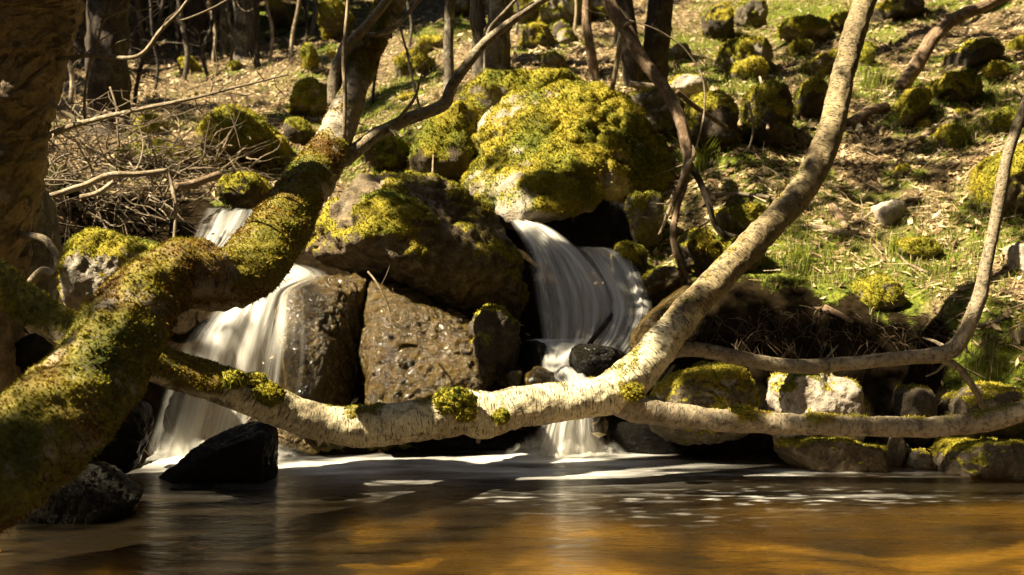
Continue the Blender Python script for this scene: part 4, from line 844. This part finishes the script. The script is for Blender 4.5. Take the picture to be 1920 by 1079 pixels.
# ================================================================ WATER
wx = np.linspace(-4.5, 5.5, 330); wy = np.concatenate([np.linspace(.6, 3.8, 20, endpoint=False), np.linspace(3.8, 7.9, 240)])
WX, WY = np.meshgrid(wx, wy); x, y = WX.ravel(), WY.ravel()
q = np.stack([x * 1.2, y * 3.0, np.zeros(len(x))], 1)
near = np.maximum(np.exp(-((x - .3) / 1.0) ** 2 - ((y - 6.9) / .6) ** 2), np.exp(-((x + 1.8) / .9) ** 2 - ((y - 6.8) / .5) ** 2))
wz = .004 * fbm(q, 3, 61) + .012 * near * fbm(q * 2.5, 3, 62)
def feet(cx, cy, sx, sy, a): return a * np.exp(-((x - cx) / sx) ** 2 - ((y - cy) / sy) ** 2)
fs = fbm(np.stack([x * 1.6 + .5 * y, y * 6, np.zeros(len(x))], 1), 4, 63)
foam = np.maximum.reduce([feet(-2.2, 7.0, .40, .34, 1.1), feet(-1.75, 6.85, .55, .42, .72), feet(-1.1, 6.85, .48, .40, .85), feet(-.6, 6.95, .6, .30, .45), feet(.32, 7.05, .52, .46, 1.1), feet(-.05, 6.75, .6, .36, .75), feet(-.25, 7.0, .10, .08, 1.3), feet(-.9, 6.4, 1.0, .4, .24), feet(-1.15, 6.62, .55, .34, .75), feet(.15, 6.6, .65, .32, .7), feet(.9, 6.9, .5, .3, .3),
                          feet(1.95, 6.6, .42, .07, .8), feet(-2.4, 5.95, .5, .12, .12)])
foam = 1.15 * foam * np.clip(.75 + 1.2 * fs, .15, 1.4)
# drifting flecks and streaks of foam further out
fl = noise(np.stack([x * 9, y * 22, np.zeros(len(x))], 1), 71); st = fbm(np.stack([x * 1.1, y * 7, np.zeros(len(x))], 1), 3, 72)
patch = np.maximum.reduce([feet(1.35, 5.75, .75, .22, 1), feet(1.0, 6.45, .9, .14, .9), feet(.75, 5.35, .5, .25, .35), feet(.0, 5.75, .6, .16, .5)])
foam = foam + patch * (sstep(.12, .42, fl) * .62 + sstep(.12, .5, st) * .34)
foam = np.clip(foam, 0, 1)
I = np.arange(len(x)).reshape(WX.shape)
water = mk('water', np.stack([x, y, wz], 1), np.stack([I[:-1, :-1].ravel(), I[:-1, 1:].ravel(), I[1:, 1:].ravel(), I[1:, :-1].ravel()], 1), M['water'], attrs={'foam': foam, 'chop': .25 + .9 * near + .5 * patch})
tag(water, kind='structure')

def fall(name, label, rows, seed, nu=70, nv=90, edge_r=.16, layers=2, dens=(.6, .6), bulge=.05, cat='waterfall', right_thin=0.0, skew=0.0, parent=None, left_thin=0.0, spray=0.0):
    """a sheet of falling water lofted through its rows: (py_left, px_left, py_right, px_right, Y[, Yright])"""
    L = np.array([P(r[1], r[0], r[4]) for r in rows]); Rr = np.array([P(r[3], r[2], r[5] if len(r) > 5 else r[4]) for r in rows])
    n = len(rows); tt = np.linspace(0, n - 1, nv)
    def cr(a):
        o = []
        for t in tt:
            i = min(int(t), n - 2); f = t - i; p0, p1, p2, p3 = a[max(i - 1, 0)], a[i], a[i + 1], a[min(i + 2, n - 1)]
            o.append(.5 * (2 * p1 + (p2 - p0) * f + (2 * p0 - 5 * p1 + 4 * p2 - p3) * f * f + (3 * p1 - p0 - 3 * p2 + p3) * f ** 3))
        return np.array(o)
    Lc, Rc = cr(L), cr(Rr); u = np.linspace(0, 1, nu)
    vl = np.concatenate([[0], np.cumsum(np.linalg.norm(np.diff((Lc + Rc) / 2, axis=0), axis=1))])
    Vs, Fs, Us, D_, E_ = [], [], [], [], []; off = 0
    for k in range(layers):
        G = Lc[:, None] * (1 - u[None, :, None]) + Rc[:, None] * u[None, :, None]
        q = np.stack([np.tile(u * 7, (nv, 1)) + 3 * k, np.repeat(vl[:, None] * 1.2, nu, 1), np.full((nv, nu), seed + k * 5.)], -1).reshape(-1, 3)
        G[:, :, 1] -= (np.sin(u * math.pi)[None] * bulge) + k * .035 - .05 * fbm(q, 3, seed).reshape(nv, nu)
        w = np.linalg.norm(Rc - Lc, axis=1)[:, None]
        ed = sstep(0, 1, np.minimum(u[None] * w / edge_r, (1 - u[None]) * w / edge_r)) * np.minimum(1, 3 * sstep(0, .14, np.linspace(0, 1, nv))[:, None] + .25) * np.minimum(1, sstep(1.0, .90, np.linspace(0, 1, nv))[:, None] + .35)
        de = dens[0] + (dens[1] - dens[0]) * np.linspace(0, 1, nv)[:, None] - right_thin * sstep(.45, 1, u)[None] - left_thin * sstep(.5, 0, u)[None] + .75 * fbm(q * np.array([.8, .45, 1]), 3, seed + 8).reshape(nv, nu)
        Vs.append(G.reshape(-1, 3)); I = np.arange(nv * nu).reshape(nv, nu) + off; off += nv * nu
        Fs.append(np.stack([I[:-1, :-1].ravel(), I[:-1, 1:].ravel(), I[1:, 1:].ravel(), I[1:, :-1].ravel()], 1))
        Us.append(np.stack([np.tile(u * w.mean(), (nv, 1)) + .37 * k + seed, np.repeat(vl[:, None], nu, 1)], -1).reshape(-1, 2)); D_.append(np.broadcast_to(de, (nv, nu)).ravel()); E_.append(np.broadcast_to(ed, (nv, nu)).ravel())
    if spray:                                                            # the soft churned skirt where it meets the pool
        ns = 24; ss = np.linspace(0, 1, ns); uu = np.linspace(-.18, 1.18, nu); base = Lc[-1][None] * (1 - uu[:, None]) + Rc[-1][None] * uu[:, None]
        G = np.repeat(base[None], ns, 0); q = np.stack([np.tile(uu * 6, (ns, 1)), np.repeat(ss[:, None] * 2, nu, 1), np.full((ns, nu), seed + 3.)], -1).reshape(-1, 3); nz = fbm(q, 3, seed + 2).reshape(ns, nu)
        G[:, :, 1] += .10 - ss[:, None] * spray * (.8 + .9 * nz); G[:, :, 2] = .012 + (.13 + .12 * nz) * (1 - ss[:, None]) ** 2.2 * np.sin(np.clip((uu[None] + .18) / 1.36, 0, 1) * math.pi) ** .7
        Vs.append(G.reshape(-1, 3)); I = np.arange(ns * nu).reshape(ns, nu) + off; off += ns * nu
        Fs.append(np.stack([I[:-1, :-1].ravel(), I[:-1, 1:].ravel(), I[1:, 1:].ravel(), I[1:, :-1].ravel()], 1))
        Us.append(np.stack([np.tile(uu * .5, (ns, 1)), np.repeat(ss[:, None] * .3, nu, 1)], -1).reshape(-1, 2)); D_.append((.62 - .25 * ss[:, None] + .5 * nz).ravel())
        E_.append((sstep(0, .3, ss)[:, None] * sstep(1, .25, ss)[:, None] * np.clip(np.minimum(sstep(-.18, .1, uu), sstep(1.18, .9, uu)), 0, 1)[None]).ravel())
    o = mk(name, np.concatenate(Vs), Fs, M['fall'], parent, uv=np.concatenate(Us), attrs={'dens': np.concatenate(D_), 'edge': np.concatenate(E_)})
    if parent is None: tag(o, label, cat)
    return o
fall('waterfall', 'silky white left waterfall fanning down behind the mossy trunk into the pool', [(492, 515, 497, 575, 7.7), (515, 497, 517, 625, 7.45), (548, 440, 545, 575, 7.22), (590, 388, 590, 580, 7.08, 7.0), (650, 342, 650, 584, 6.98, 6.9), (720, 314, 720, 580, 6.95, 6.92), (800, 288, 800, 566, 6.95, 6.95), (862, 266, 862, 552, 7.0, 7.0)], 3, dens=(.62, .52), right_thin=.42, layers=2, spray=.45)
fall('waterfall', 'small foaming cascade at the far left, half hidden by the mossy trunk', [(390, 388, 394, 492, 8.3), (408, 376, 412, 486, 8.15), (440, 362, 448, 466, 7.95), (480, 345, 480, 440, 7.75), (520, 330, 515, 430, 7.6)], 5, dens=(.34, .5), edge_r=.12)
fall('waterfall', 'broad veil of the right waterfall sliding down to the right from the dark boulder', [(412, 950, 414, 1000, 8.62), (428, 962, 432, 1040, 8.5), (470, 984, 480, 1100, 8.25), (530, 996, 540, 1142, 8.0), (590, 1006, 600, 1150, 7.8), (650, 1012, 650, 1130, 7.66)], 7, dens=(.85, .62), left_thin=.3, edge_r=.08)
fall('waterfall', 'second tongue of the right waterfall, tumbling over stones at its right side', [(462, 1078, 466, 1150, 8.4), (485, 1095, 482, 1180, 8.3), (530, 1122, 520, 1205, 8.05), (580, 1135, 575, 1222, 7.85), (630, 1120, 622, 1208, 7.65), (668, 1085, 664, 1185, 7.5)], 9, dens=(.62, .78), edge_r=.09)
fall('cascade', 'misty white run of water round the smooth black rock below the right waterfall', [(636, 985, 632, 1185, 7.75, 7.65), (655, 990, 650, 1150, 7.6), (680, 1010, 675, 1090, 7.45), (705, 1005, 700, 1110, 7.3), (735, 1010, 735, 1130, 7.2)], 11, dens=(.75, .6), edge_r=.12)
fall('waterfall', 'short pale lower fall dropping under the birch log into the pool', [(725, 1025, 725, 1125, 7.2), (760, 1020, 760, 1122, 7.12), (805, 1000, 805, 1130, 7.12), (835, 988, 835, 1142, 7.15), (854, 975, 854, 1150, 7.16)], 13, dens=(.5, .62), edge_r=.16, spray=.5)
fall('cascade', 'small white spill of water just right of the birch log above the mossy rock', [(680, 1225, 685, 1275, 7.5), (700, 1212, 702, 1262, 7.4), (722, 1200, 724, 1240, 7.3)], 15, layers=1, edge_r=.06, nu=30, nv=30)
stick('wet forked stick caught in the right waterfall', [(1085, 475, 8.30, 2.5), (1118, 505, 8.14, 3), (1150, 555, 7.95, 3.2), (1152, 580, 7.85, 3.2), (1137, 605, 7.66, 5), (1105, 645, 7.5, 5)], 'dark_bark')
stick('small pale snag poking from the pool beneath the birch log', [(896, 832, 6.3, 4), (901, 818, 6.3, 4), (908, 806, 6.3, 3)], 'twig')
for i, (pts, lab) in enumerate([([(812, 290, 8.6, 1.6), (808, 345, 8.3, 1.8), (800, 385, 8.0, 1.6), (790, 420, 7.6, 1.2)], 'thin pale twig dangling over the top of the large dark boulder'),
                                ([(690, 512, 7.0, 2), (712, 540, 6.95, 2), (728, 575, 6.95, 1.6), (735, 612, 6.95, 1.2)], 'thin bare rootlet hanging over the glistening rock face'),
                                ([(1400, 190, 9.2, 2.2), (1412, 225, 9.2, 2.2), (1408, 265, 9.2, 2), (1395, 285, 9.2, 2)], 'short bare twig against the tall dark rock face'),
                                ([(1285, 340, 8.6, 2), (1320, 215, 8.6, 2), (1310, 130, 8.6, 1.8), (1240, 60, 8.6, 1.5), (1100, 20, 8.6, 1.4)], 'fine dark twig arching above the grey dark rock')]):
    stick(lab, pts, 'twig', 'twig', 'twig', ring=6, twigs=3, twig_len=.18)

# ================================================================ GROUND COVER
g_green2 = g_green.copy()
for (a_, b_, r_, m_) in ROCKS:
    if b_ > 8.2 and m_ > .4: g_green2 = np.maximum(g_green2, .8 * np.exp(-((gx - a_) ** 2 + (gy - b_ + r_ * .4) ** 2) / (r_ * 1.7 + .1) ** 2))
ground.data.attributes['green'].data.foreach_set('value', g_green2.astype(np.float32))
def in_view(p, m=.56): return (np.abs(p[:, 0] / p[:, 1]) < m)
def scatter(n, ymin, ymax, seed, dens):
    r = np.random.RandomState(seed); y = np.sqrt(r.uniform(ymin ** 1.0, ymax ** 1.0, n)) if False else ymin * (ymax / ymin) ** r.rand(n); x = y * r.uniform(-.6, .6, n)
    z = ground_z(x, y); keep = (z > .06) & (r.rand(n) < dens(x, y, z)); return np.stack([x[keep], y[keep], z[keep]], 1)
_st = [ground_at(a, b) for a, b, *_ in STREAM_SHADE]
def dry(x, y, z):
    o = np.ones(len(x))
    for c, s in zip(_st, STREAM_SHADE): o *= 1 - np.exp(-((x - c[0]) ** 2 + (y - c[1]) ** 2) / (s[2] * 1.25) ** 2)
    return o
def normals_at(p):
    e = .05; zx = ground_z(p[:, 0] + e, p[:, 1]); zy = ground_z(p[:, 0], p[:, 1] + e); n = np.stack([-(zx - p[:, 2]) / e, -(zy - p[:, 2]) / e, np.ones(len(p))], 1)
    return n / np.linalg.norm(n, axis=1)[:, None]
p = scatter(190000, 6.6, 26, 81, lambda x, y, z: dry(x, y, z) * np.clip(.75 + 1.2 * fbm(np.stack([x, y, z], 1) * 1.1, 3, 83), .12, 1) * (1 - .65 * world_bumps(x, y, GREEN)) * (1 - .55 * sstep(.0, .3, fbm(np.stack([x, y, 0 * x], 1) * .8, 4, 51))))
r = np.random.RandomState(82); n = len(p); nn = normals_at(p) + r.normal(0, .33, (n, 3)); nn /= np.linalg.norm(nn, axis=1)[:, None]
a = np.cross(nn, r.normal(0, 1, (n, 3))); a /= np.linalg.norm(a, axis=1)[:, None]; b = np.cross(nn, a)
s = r.uniform(.008, .021, (n, 1)) * np.where(r.rand(n, 1) < .10, 1.9, 1) * (1 + .02 * p[:, 1:2]); c = p + nn * s * .4 + np.array([0, 0, .004])
V = np.concatenate([c - a * s * 1.3 + nn * s * .4, c + b * s * .6 , c + a * s * 1.3 + nn * s * r.uniform(-.2, .6, (n, 1)), c - b * s * .6]); i = np.arange(n)
lv = mk('dead_leaves', V, np.concatenate([np.stack([i, i + n, i + 2 * n], 1), np.stack([i, i + 2 * n, i + 3 * n], 1)]), M['leaf'], attrs={'rnd': np.tile(np.clip(r.normal(.45, .29, n), 0, 1), 4)}, smooth=False)
tag(lv, 'dry tan and brown leaf litter over the sunlit slope', 'dead leaves', kind='stuff')
gm = np.clip(g_green2 + .45 * fbm(gV * 2.3, 4, 55), 0, 1) * sstep(.08, .14, gz) * (1 - g_wet_shade)
o = tufts('ground_moss', gV, gF, gm, .017, 2.2, None, M['moss'], 77, 3, 120000); tag(o, 'yellow green moss carpeting the ground round the stones', 'moss', kind='stuff')
p = scatter(60000, 6.6, 22, 181, lambda x, y, z: dry(x, y, z) * np.clip(.5 + 1.5 * fbm(np.stack([x, y, z], 1) * .9, 3, 183), .1, 1))
r = np.random.RandomState(184); n = len(p); a = r.uniform(0, 6.283, n); d = np.stack([np.cos(a), np.sin(a) * .7, -.45 * np.sin(a) * 0 + r.normal(0, .12, n)], 1); zz = ground_z(p[:, 0] + d[:, 0] * .1, p[:, 1] + d[:, 1] * .1); d[:, 2] += (zz - p[:, 2]) / .1
L = r.uniform(.03, .11, (n, 1)); W = r.uniform(.0012, .0035, (n, 1)); sd = np.cross(d, np.array([0, -.4, 1])); sd /= np.linalg.norm(sd, axis=1)[:, None] + 1e-9; c = p + np.array([0, 0, .012]) + np.array([0, 0, 1]) * r.rand(n, 1) * .015
V = np.concatenate([c - d * L - sd * W, c - d * L + sd * W, c + d * L + sd * W * .5, c + d * L - sd * W * .5 + np.array([0, 0, .01])]); i = np.arange(n)
o = mk('dry_straw', V, np.stack([i, i + n, i + 2 * n, i + 3 * n], 1), M['leaf'], attrs={'rnd': np.tile(np.clip(r.normal(.55, .25, n), 0, 1), 4)}, smooth=False); tag(o, 'dry straw and fine broken twigs strewn through the litter', 'straw', kind='stuff')
def blades(name, p, h, w, seed, mat, droop=.5, dryf=.15):
    r = np.random.RandomState(seed); n = len(p); az = r.uniform(0, 6.283, n); d = np.stack([np.cos(az), np.sin(az), np.zeros(n)], 1); sd = np.stack([-np.sin(az), np.cos(az), np.zeros(n)], 1)
    H = h * r.uniform(.5, 1.4, (n, 1)); W = w * r.uniform(.6, 1.3, (n, 1)); ln = r.uniform(.05, droop, (n, 1))
    m = p + d * H * ln * .4 + np.array([0, 0, 1]) * H * .62; tp = p + d * H * ln * 1.5 + np.array([0, 0, 1]) * H
    V = np.concatenate([p - sd * W, p + sd * W, m - sd * W * .7, m + sd * W * .7, tp]); i = np.arange(n)
    rn = np.clip(r.normal(.55, .18, n), 0, .88); rn = np.where(r.rand(n) < dryf, 1, rn)
    return mk(name, V, [np.stack([i, i + n, i + 3 * n, i + 2 * n], 1), np.stack([i + 2 * n, i + 3 * n, i + 4 * n], 1)], M[mat], attrs={'rnd': np.tile(rn, 5)}, smooth=False)
p = scatter(230000, 6.9, 20, 91, lambda x, y, z: dry(x, y, z) * np.clip(world_bumps(x, y, GREEN) * 1.1 - .12 + .6 * np.clip(fbm(np.stack([x, y, z], 1) * 1.6, 3, 93), -.5, 1), 0, 1))
r = np.random.RandomState(94); k = r.permutation(len(p))[:max(1, len(p) // 9)]; reps = r.randint(5, 16, len(k)); p = np.repeat(p[k], reps, 0); p[:, :2] += r.normal(0, .022, (len(p), 2)) * (1 + p[:, 1:2] * .06); p[:, 2] = ground_z(p[:, 0], p[:, 1]) - .004
g = blades('grass', p, .07, .0030, 92, 'grass', .9, .2); tag(g, 'short bright green grass between the mossy stones', 'grass', kind='stuff')
# dry stalks and roots hanging over the edge of the right bank
bp = []
rr = np.random.RandomState(5)
for k in range(340):
    a = ground_at(rr.uniform(1250, 1900), rr.uniform(575, 640)); bp.append(a + np.array([0, -rr.uniform(0, .1), -rr.uniform(0, .08)]))
bp = np.array(bp)
VV, FF, UU = [], [], []; off = 0
for k, b in enumerate(bp):
    d = np.array([rr.normal(0, 1.1), -.6, rr.uniform(-.9, .8)]); L = rr.uniform(.06, .40) ** 1.2; q = [tuple(b) + (.003,)]; e = b.copy()
    for m in range(4):
        d = d / np.linalg.norm(d) + np.array([0, -.05, -.35]) + rr.normal(0, .15, 3); d /= np.linalg.norm(d); e = e + d * L / 4; q.append(tuple(e) + (.0026 - .0005 * m,))
    V, F, U, N = tube(q, 4, .06, 0, k); VV.append(V); FF.extend([f + off for f in F]); UU.append(U); off += len(V)
o = mk('hanging_roots', np.concatenate(VV), FF, M['deadwood'], uv=np.concatenate(UU), attrs={'moss': np.zeros(off)}); tag(o, 'brown fringe of roots and dry stalks under the edge of the right bank', 'roots', kind='stuff')
# single tussocks
for i, (px, py, h, lab) in enumerate([(1636, 168, .20, 'bright green grass tussock right of the leaning birch stem'), (1312, 318, .22, 'grass tussock under the hanging dead branch'), (1500, 505, .16, 'bright tussock in the sunlit grass left of the yellow lip stone'), (1535, 145, .15, 'grass tussock in front of the bare slanted stone'), (1800, 265, .14, 'small tussock above the big yellow boulder'), (1690, 478, .13, 'tuft of blades at the foot of the flat topped mossy stone')]):
    c = ground_at(px, py); r = np.random.RandomState(i); m = 130; k = r.normal(0, .06, (m, 2)); p = np.stack([c[0] + k[:, 0], c[1] + k[:, 1], ground_z(c[0] + k[:, 0], c[1] + k[:, 1])], 1)
    o = blades('grass_tussock', p, h, .0035, 200 + i, 'grass', .8, .1); tag(o, lab, 'grass tussock', 'grass tussocks')

# ================================================================ UNSEEN BANKS AND ADDED LEAF CLUMPS THAT BLOCK LIGHT
bx = np.linspace(-45, 45, 90); by = np.concatenate([np.linspace(.75, -4, 30), np.linspace(-4.6, -40, 40)]); BX, BY = np.meshgrid(bx, by); x, y = BX.ravel(), BY.ravel()
z = -.45 + .85 * np.clip(-y - .6, 0, None) * (1 - np.clip(-y - 20, 0, 20) * .012) + .0 * x; z += np.clip(np.abs(x) - 5, 0, 12) * .75 + .25 * fbm(np.stack([x * .5, y * .5, 0 * x], 1), 4, 301)  # unseen bank behind the viewer, sloped to block sky light
I = np.arange(len(x)).reshape(BX.shape)
for sd in (-1, 1):
    sx, sy = np.meshgrid(np.linspace(10, 34, 30) * sd, np.linspace(-6, 40, 50)); sx, sy = sx.ravel(), sy.ravel()
    szz = np.maximum(0, (np.abs(sx) - 10) * .85) + .22 * np.clip(sy, 0, None) - 1.2 + .5 * fbm(np.stack([sx * .3, sy * .3, 0 * sx], 1), 4, 311); J = np.arange(len(sx)).reshape(50, 30)
    so_ = mk('unseen_side', np.stack([sx + sd * .35 * np.clip(sy, 0, None), sy, szz], 1), np.stack([J[:-1, :-1].ravel(), J[:-1, 1:].ravel(), J[1:, 1:].ravel(), J[1:, :-1].ravel()], 1), M['humus']); tag(so_, kind='structure')  # unseen slope added to close off light from the side horizon
ob = mk('unseen_bank', np.stack([x, y, z], 1), np.stack([I[:-1, :-1].ravel(), I[1:, :-1].ravel(), I[1:, 1:].ravel(), I[:-1, 1:].ravel()], 1), M['humus']); tag(ob, kind='structure')

# sun wanted on each part of the view; added clumps block the rest (1 = open, 0 = shaded): (px, py, rx, ry, open)
OPEN = [(240, 440, 110, 40, .03), (985, 255, 150, 150, 1), (1100, 200, 110, 60, .8), (1225, 290, 62, 150, .06), (640, 790, 330, 60, 1), (1150, 720, 120, 80, .95), (1400, 470, 120, 120, .66), (1570, 200, 60, 200, .5), (1650, 480, 280, 110, .78), (1450, 70, 230, 90, .6), (450, 180, 200, 90, .72), (230, 370, 210, 110, .75), (380, 490, 170, 60, 1), (570, 370, 90, 130, .9), (690, 100, 60, 120, .7),
        (700, 640, 220, 120, 1), (650, 390, 90, 80, 1), (420, 680, 150, 100, .8), (340, 820, 120, 90, 1), (700, 880, 480, 45, .92), (1050, 870, 160, 40, 1), (1150, 980, 420, 45, .8), (1050, 1060, 320, 30, .8), (1600, 1030, 300, 60, .95), (180, 1030, 110, 30, .9), (830, 240, 80, 90, .75), (1060, 520, 120, 150, .02), (1195, 600, 40, 60, .4), (430, 620, 110, 40, .5), (1520, 730, 70, 40, .7), (1350, 720, 80, 50, .3), (1870, 340, 70, 80, 1), (1000, 80, 160, 90, .6),
        (60, 170, 110, 260, .30), (150, 720, 170, 120, .42), (60, 850, 150, 80, .15), (60, 960, 180, 80, .1), (120, 640, 160, 60, .05), (460, 265, 105, 62, .06), (300, 40, 220, 80, .12), (880, 530, 130, 60, .02), (1130, 420, 120, 40, .05), (1460, 230, 100, 90, .04), (1820, 140, 100, 80, .12), (1340, 610, 110, 90, .15), (735, 260, 60, 70, .2), (1330, 850, 200, 50, .2), (1780, 800, 180, 120, .08), (1700, 920, 250, 40, .12), (1860, 1000, 80, 80, .15), (300, 960, 260, 45, .03), (650, 1030, 200, 50, .15), (1620, 640, 250, 40, .35), (1720, 250, 130, 60, .25), (1480, 320, 120, 60, .2), (1250, 470, 70, 60, .3), (1300, 330, 60, 100, .3), (1700, 20, 250, 50, .6), (1210, 90, 70, 90, .5)]
bpy.context.view_layer.update(); dg = bpy.context.evaluated_depsgraph_get(); scn = bpy.context.scene
gp = []
for py in range(-20, 1110, 22):
    for px in range(-30, 1960, 22):
        d = Vector(((px - CX) / F_PX, 1.0, -(py - CY) / F_PX)); d.normalize()
        hit, loc, *_r = scn.ray_cast(dg, Vector((0, 0, CAM_Z)), d, distance=40)
        if hit and loc[1] > 2.5: gp.append((px, py, loc[0], loc[1], loc[2]))
gp = np.array(gp); pos = gp[:, 2:]
wt = np.full(len(gp), .25); op = np.full(len(gp), .25 * .5)
for (a, b, rx, ry, o_) in OPEN:
    k = np.exp(-(((gp[:, 0] - a) / rx) ** 2 + ((gp[:, 1] - b) / ry) ** 2) ** 1.5 * 1.2) * 2.5; wt += k; op += k * o_
op = op / wt
dap = .5 + .95 * fbm(pos * np.array([1.5, 1.0, 1.5]) / (pos[:, 1:2] / 8) ** .5, 3, 401)
shade = dap > op * 1.02 - .06
lit = pos[~shade]
prot = []
for path in ([(75, 262, 5.7), (190, 222, 5.5), (350, 187, 5.25), (540, 140, 5.1)], [(128, 110, 5.7), (258, 107, 5.5), (358, -5, 5.4)], [(275, 548, 4.8), (340, 490, 4.9), (430, 490, 5.1), (497, 450, 5.45), (590, 330, 6.4), (650, 200, 7.0)], [(80, 372, 7.3), (160, 350, 7.4), (312, 322, 7.55)], [(652, 296, 7.1), (830, 198, 7.35), (1025, -2, 7.35)], [(320, 700, 5.55), (580, 786, 5.85), (903, 779, 6.02), (1165, 725, 6.2), (1340, 530, 6.52), (1540, 292, 6.95), (1615, 20, 7.3)], [(100, 350, 8.2), (250, 400, 8.0), (300, 300, 8.6)]):
    pts_ = spline([tuple(P(*e)) + (.01,) for e in path], .07)[:, :3]; prot.append(pts_)
lit = np.concatenate([lit] + prot)
cr_ = np.random.RandomState(402); clumps = []
for p_ in pos[shade]:
    zt = max(6.3, CAM_Z + .27 * p_[1] + 1.3) + cr_.uniform(0, 2.2); Lr = (zt - p_[2]) / SUN[2]
    rad = 22 / F_PX * p_[1] * .95
    v = lit - p_; tpar = v @ SUN; perp = np.linalg.norm(v - tpar[:, None] * SUN, axis=1); ok = perp[(tpar < Lr)]
    dmin = ok.min() if len(ok) else 9
    rr_ = min(rad, dmin * .9)
    if 960 < (pq := CX + p_[0] / p_[1] * F_PX) < 1165 and 405 < CY - (p_[2] - CAM_Z) / p_[1] * F_PX < 640: rr_ = max(rr_, .13)
    if rr_ < .03: continue
    c_ = p_ + SUN * Lr; clumps.append((c_[0], c_[1], c_[2], rr_))  # unseen leaf clump set up the sun ray to shade this spot
clumps = np.array(clumps)
# more added clumps that block sky light wherever the sun need not come through
fc = np.stack([cr_.uniform(-15, 15, 5200), cr_.uniform(-3, 26, 5200), np.zeros(5200)], 1); fc[:, 2] = np.maximum(6.8, CAM_Z + .27 * fc[:, 1] + 1.8) + cr_.uniform(0, 5, 5200); fr_ = cr_.uniform(.55, 1.15, 5200)
lit2 = lit[::2]; keepf = np.ones(len(fc), bool)
for a_ in range(len(fc)):
    v = fc[a_] - lit2; tp_ = v @ SUN; keepf[a_] = np.linalg.norm(v - tp_[:, None] * SUN, axis=1).min() > fr_[a_] + .12
sky_blockers = np.concatenate([fc, fr_[:, None]], 1)[keepf]
roots = [o for o in bpy.data.objects if o.get('category') in ('tree', 'pine tree') and o.parent is None and o.name.split('.')[0] in ('mossy_tree', 'birch_tree', 'old_birch', 'slope_tree')]
rp = np.array([o.location[:] for o in roots]); near_ = np.argmin(np.linalg.norm(clumps[:, None, :2] - rp[None, :, :2], axis=2), axis=1)
for k_, o in enumerate(roots):
    cl = clumps[near_ == k_]
    if len(cl) == 0: continue
    r = np.random.RandomState(600 + k_); m = np.maximum(6, (cl[:, 3] ** 2 * 3.14 * 1.9 / .0018).astype(int)); ci = np.repeat(np.arange(len(cl)), m); n_ = len(ci)
    d = r.normal(0, 1, (n_, 3)); d /= np.linalg.norm(d, axis=1)[:, None]; p = cl[ci, :3] + d * (r.rand(n_, 1) ** .45) * cl[ci, 3:4] + SUN * r.normal(0, .15, (n_, 1))
    a = r.normal(0, 1, (n_, 3)); a /= np.linalg.norm(a, axis=1)[:, None]; b = np.cross(a, r.normal(0, 1, (n_, 3))); b /= np.linalg.norm(b, axis=1)[:, None]; s = .042 * r.uniform(.7, 1.3, (n_, 1))
    V = np.concatenate([p - a * s, p + b * s * .5, p + a * s, p - b * s * .5]); i = np.arange(n_)
    mk('crown', V, np.stack([i, i + n_, i + 2 * n_, i + 3 * n_], 1), M['foliage'], o, attrs={'rnd': np.tile(r.rand(n_), 4)}, smooth=False)  # added shading leaves above the frame, parented to the nearest tree
nf_ = np.argmin(np.linalg.norm(sky_blockers[:, None, :2] - rp[None, :, :2], axis=2), axis=1)
for k_, o in enumerate(roots):
    cl = sky_blockers[nf_ == k_]
    if len(cl): crown('crown', o, [tuple(c) for c in cl], 120, .19, M['foliage'], 700 + k_)  # added leaves that only cut down the sky light
def who(px, py, Y):
    p0 = Vector(P(px, py, Y).tolist()); o_ = []
    for _ in range(3):
        h, l, n_, i_, ob_, m_ = scn.ray_cast(bpy.context.evaluated_depsgraph_get(), p0, Vector(SUN.tolist()), distance=60)
        if not h: break
        o_.append((ob_.name, ob_.parent.name if ob_.parent else '', [round(float(v), 2) for v in l])); p0 = l + Vector((SUN * .02).tolist())
    return o_
if DEBUG:
    bpy.context.view_layer.update()
    for q_ in [(340, 455, 4.95), (400, 465, 5.1), (250, 560, 4.62), (400, 680, 6.85), (450, 640, 6.9), (330, 840, 6.9), (600, 770, 5.8), (700, 790, 5.85), (1050, 520, 8.0), (950, 300, 8.7), (780, 640, 7.1), (100, 750, 4.3)]: print(q_, who(*q_))
print(len(sky_blockers), len(lit), len(pos), 'canopy clumps', len(clumps))

# ================================================================ LIGHT, CAMERA
W = bpy.data.worlds.new('World'); bpy.context.scene.world = W; W.use_nodes = True
nt = W.node_tree; bg = nt.nodes['Background']; sky = nt.nodes.new('ShaderNodeTexSky'); sky.sky_type = 'NISHITA'; sky.sun_disc = False
sky.sun_elevation = math.asin(SUN[2]); sky.sun_rotation = math.atan2(SUN[0], SUN[1]); nt.links.new(sky.outputs[0], bg.inputs[0]); bg.inputs[1].default_value = .05
sl = bpy.data.lights.new('sun', 'SUN'); sl.energy = 5; sl.angle = math.radians(.53); sl.color = (1, .88, .64)
so = bpy.data.objects.new('sun', sl); C.objects.link(so); so.rotation_euler = Vector((-SUN).tolist()).to_track_quat('-Z', 'Y').to_euler(); so.location = (-6, 1, 12)
cd = bpy.data.cameras.new('camera'); cam = bpy.data.objects.new('camera', cd); C.objects.link(cam)
cam.location = (0, 0, CAM_Z); cam.rotation_euler = (math.pi / 2, 0, 0); cd.sensor_width = 36; cd.lens = F_PX * 36 / 1920; cd.clip_end = 500; cd.clip_start = .05
cd.dof.use_dof = True; cd.dof.focus_distance = 6.3; cd.dof.aperture_fstop = 2.0
sc = bpy.context.scene; sc.camera = cam
sc.render.engine = 'CYCLES'; sc.cycles.transparent_max_bounces = 16; sc.cycles.max_bounces = 8; sc.cycles.diffuse_bounces = 2
sc.view_settings.view_transform = 'Standard'; sc.view_settings.look = 'None'; sc.view_settings.gamma = 1; sc.view_settings.exposure = 2.38
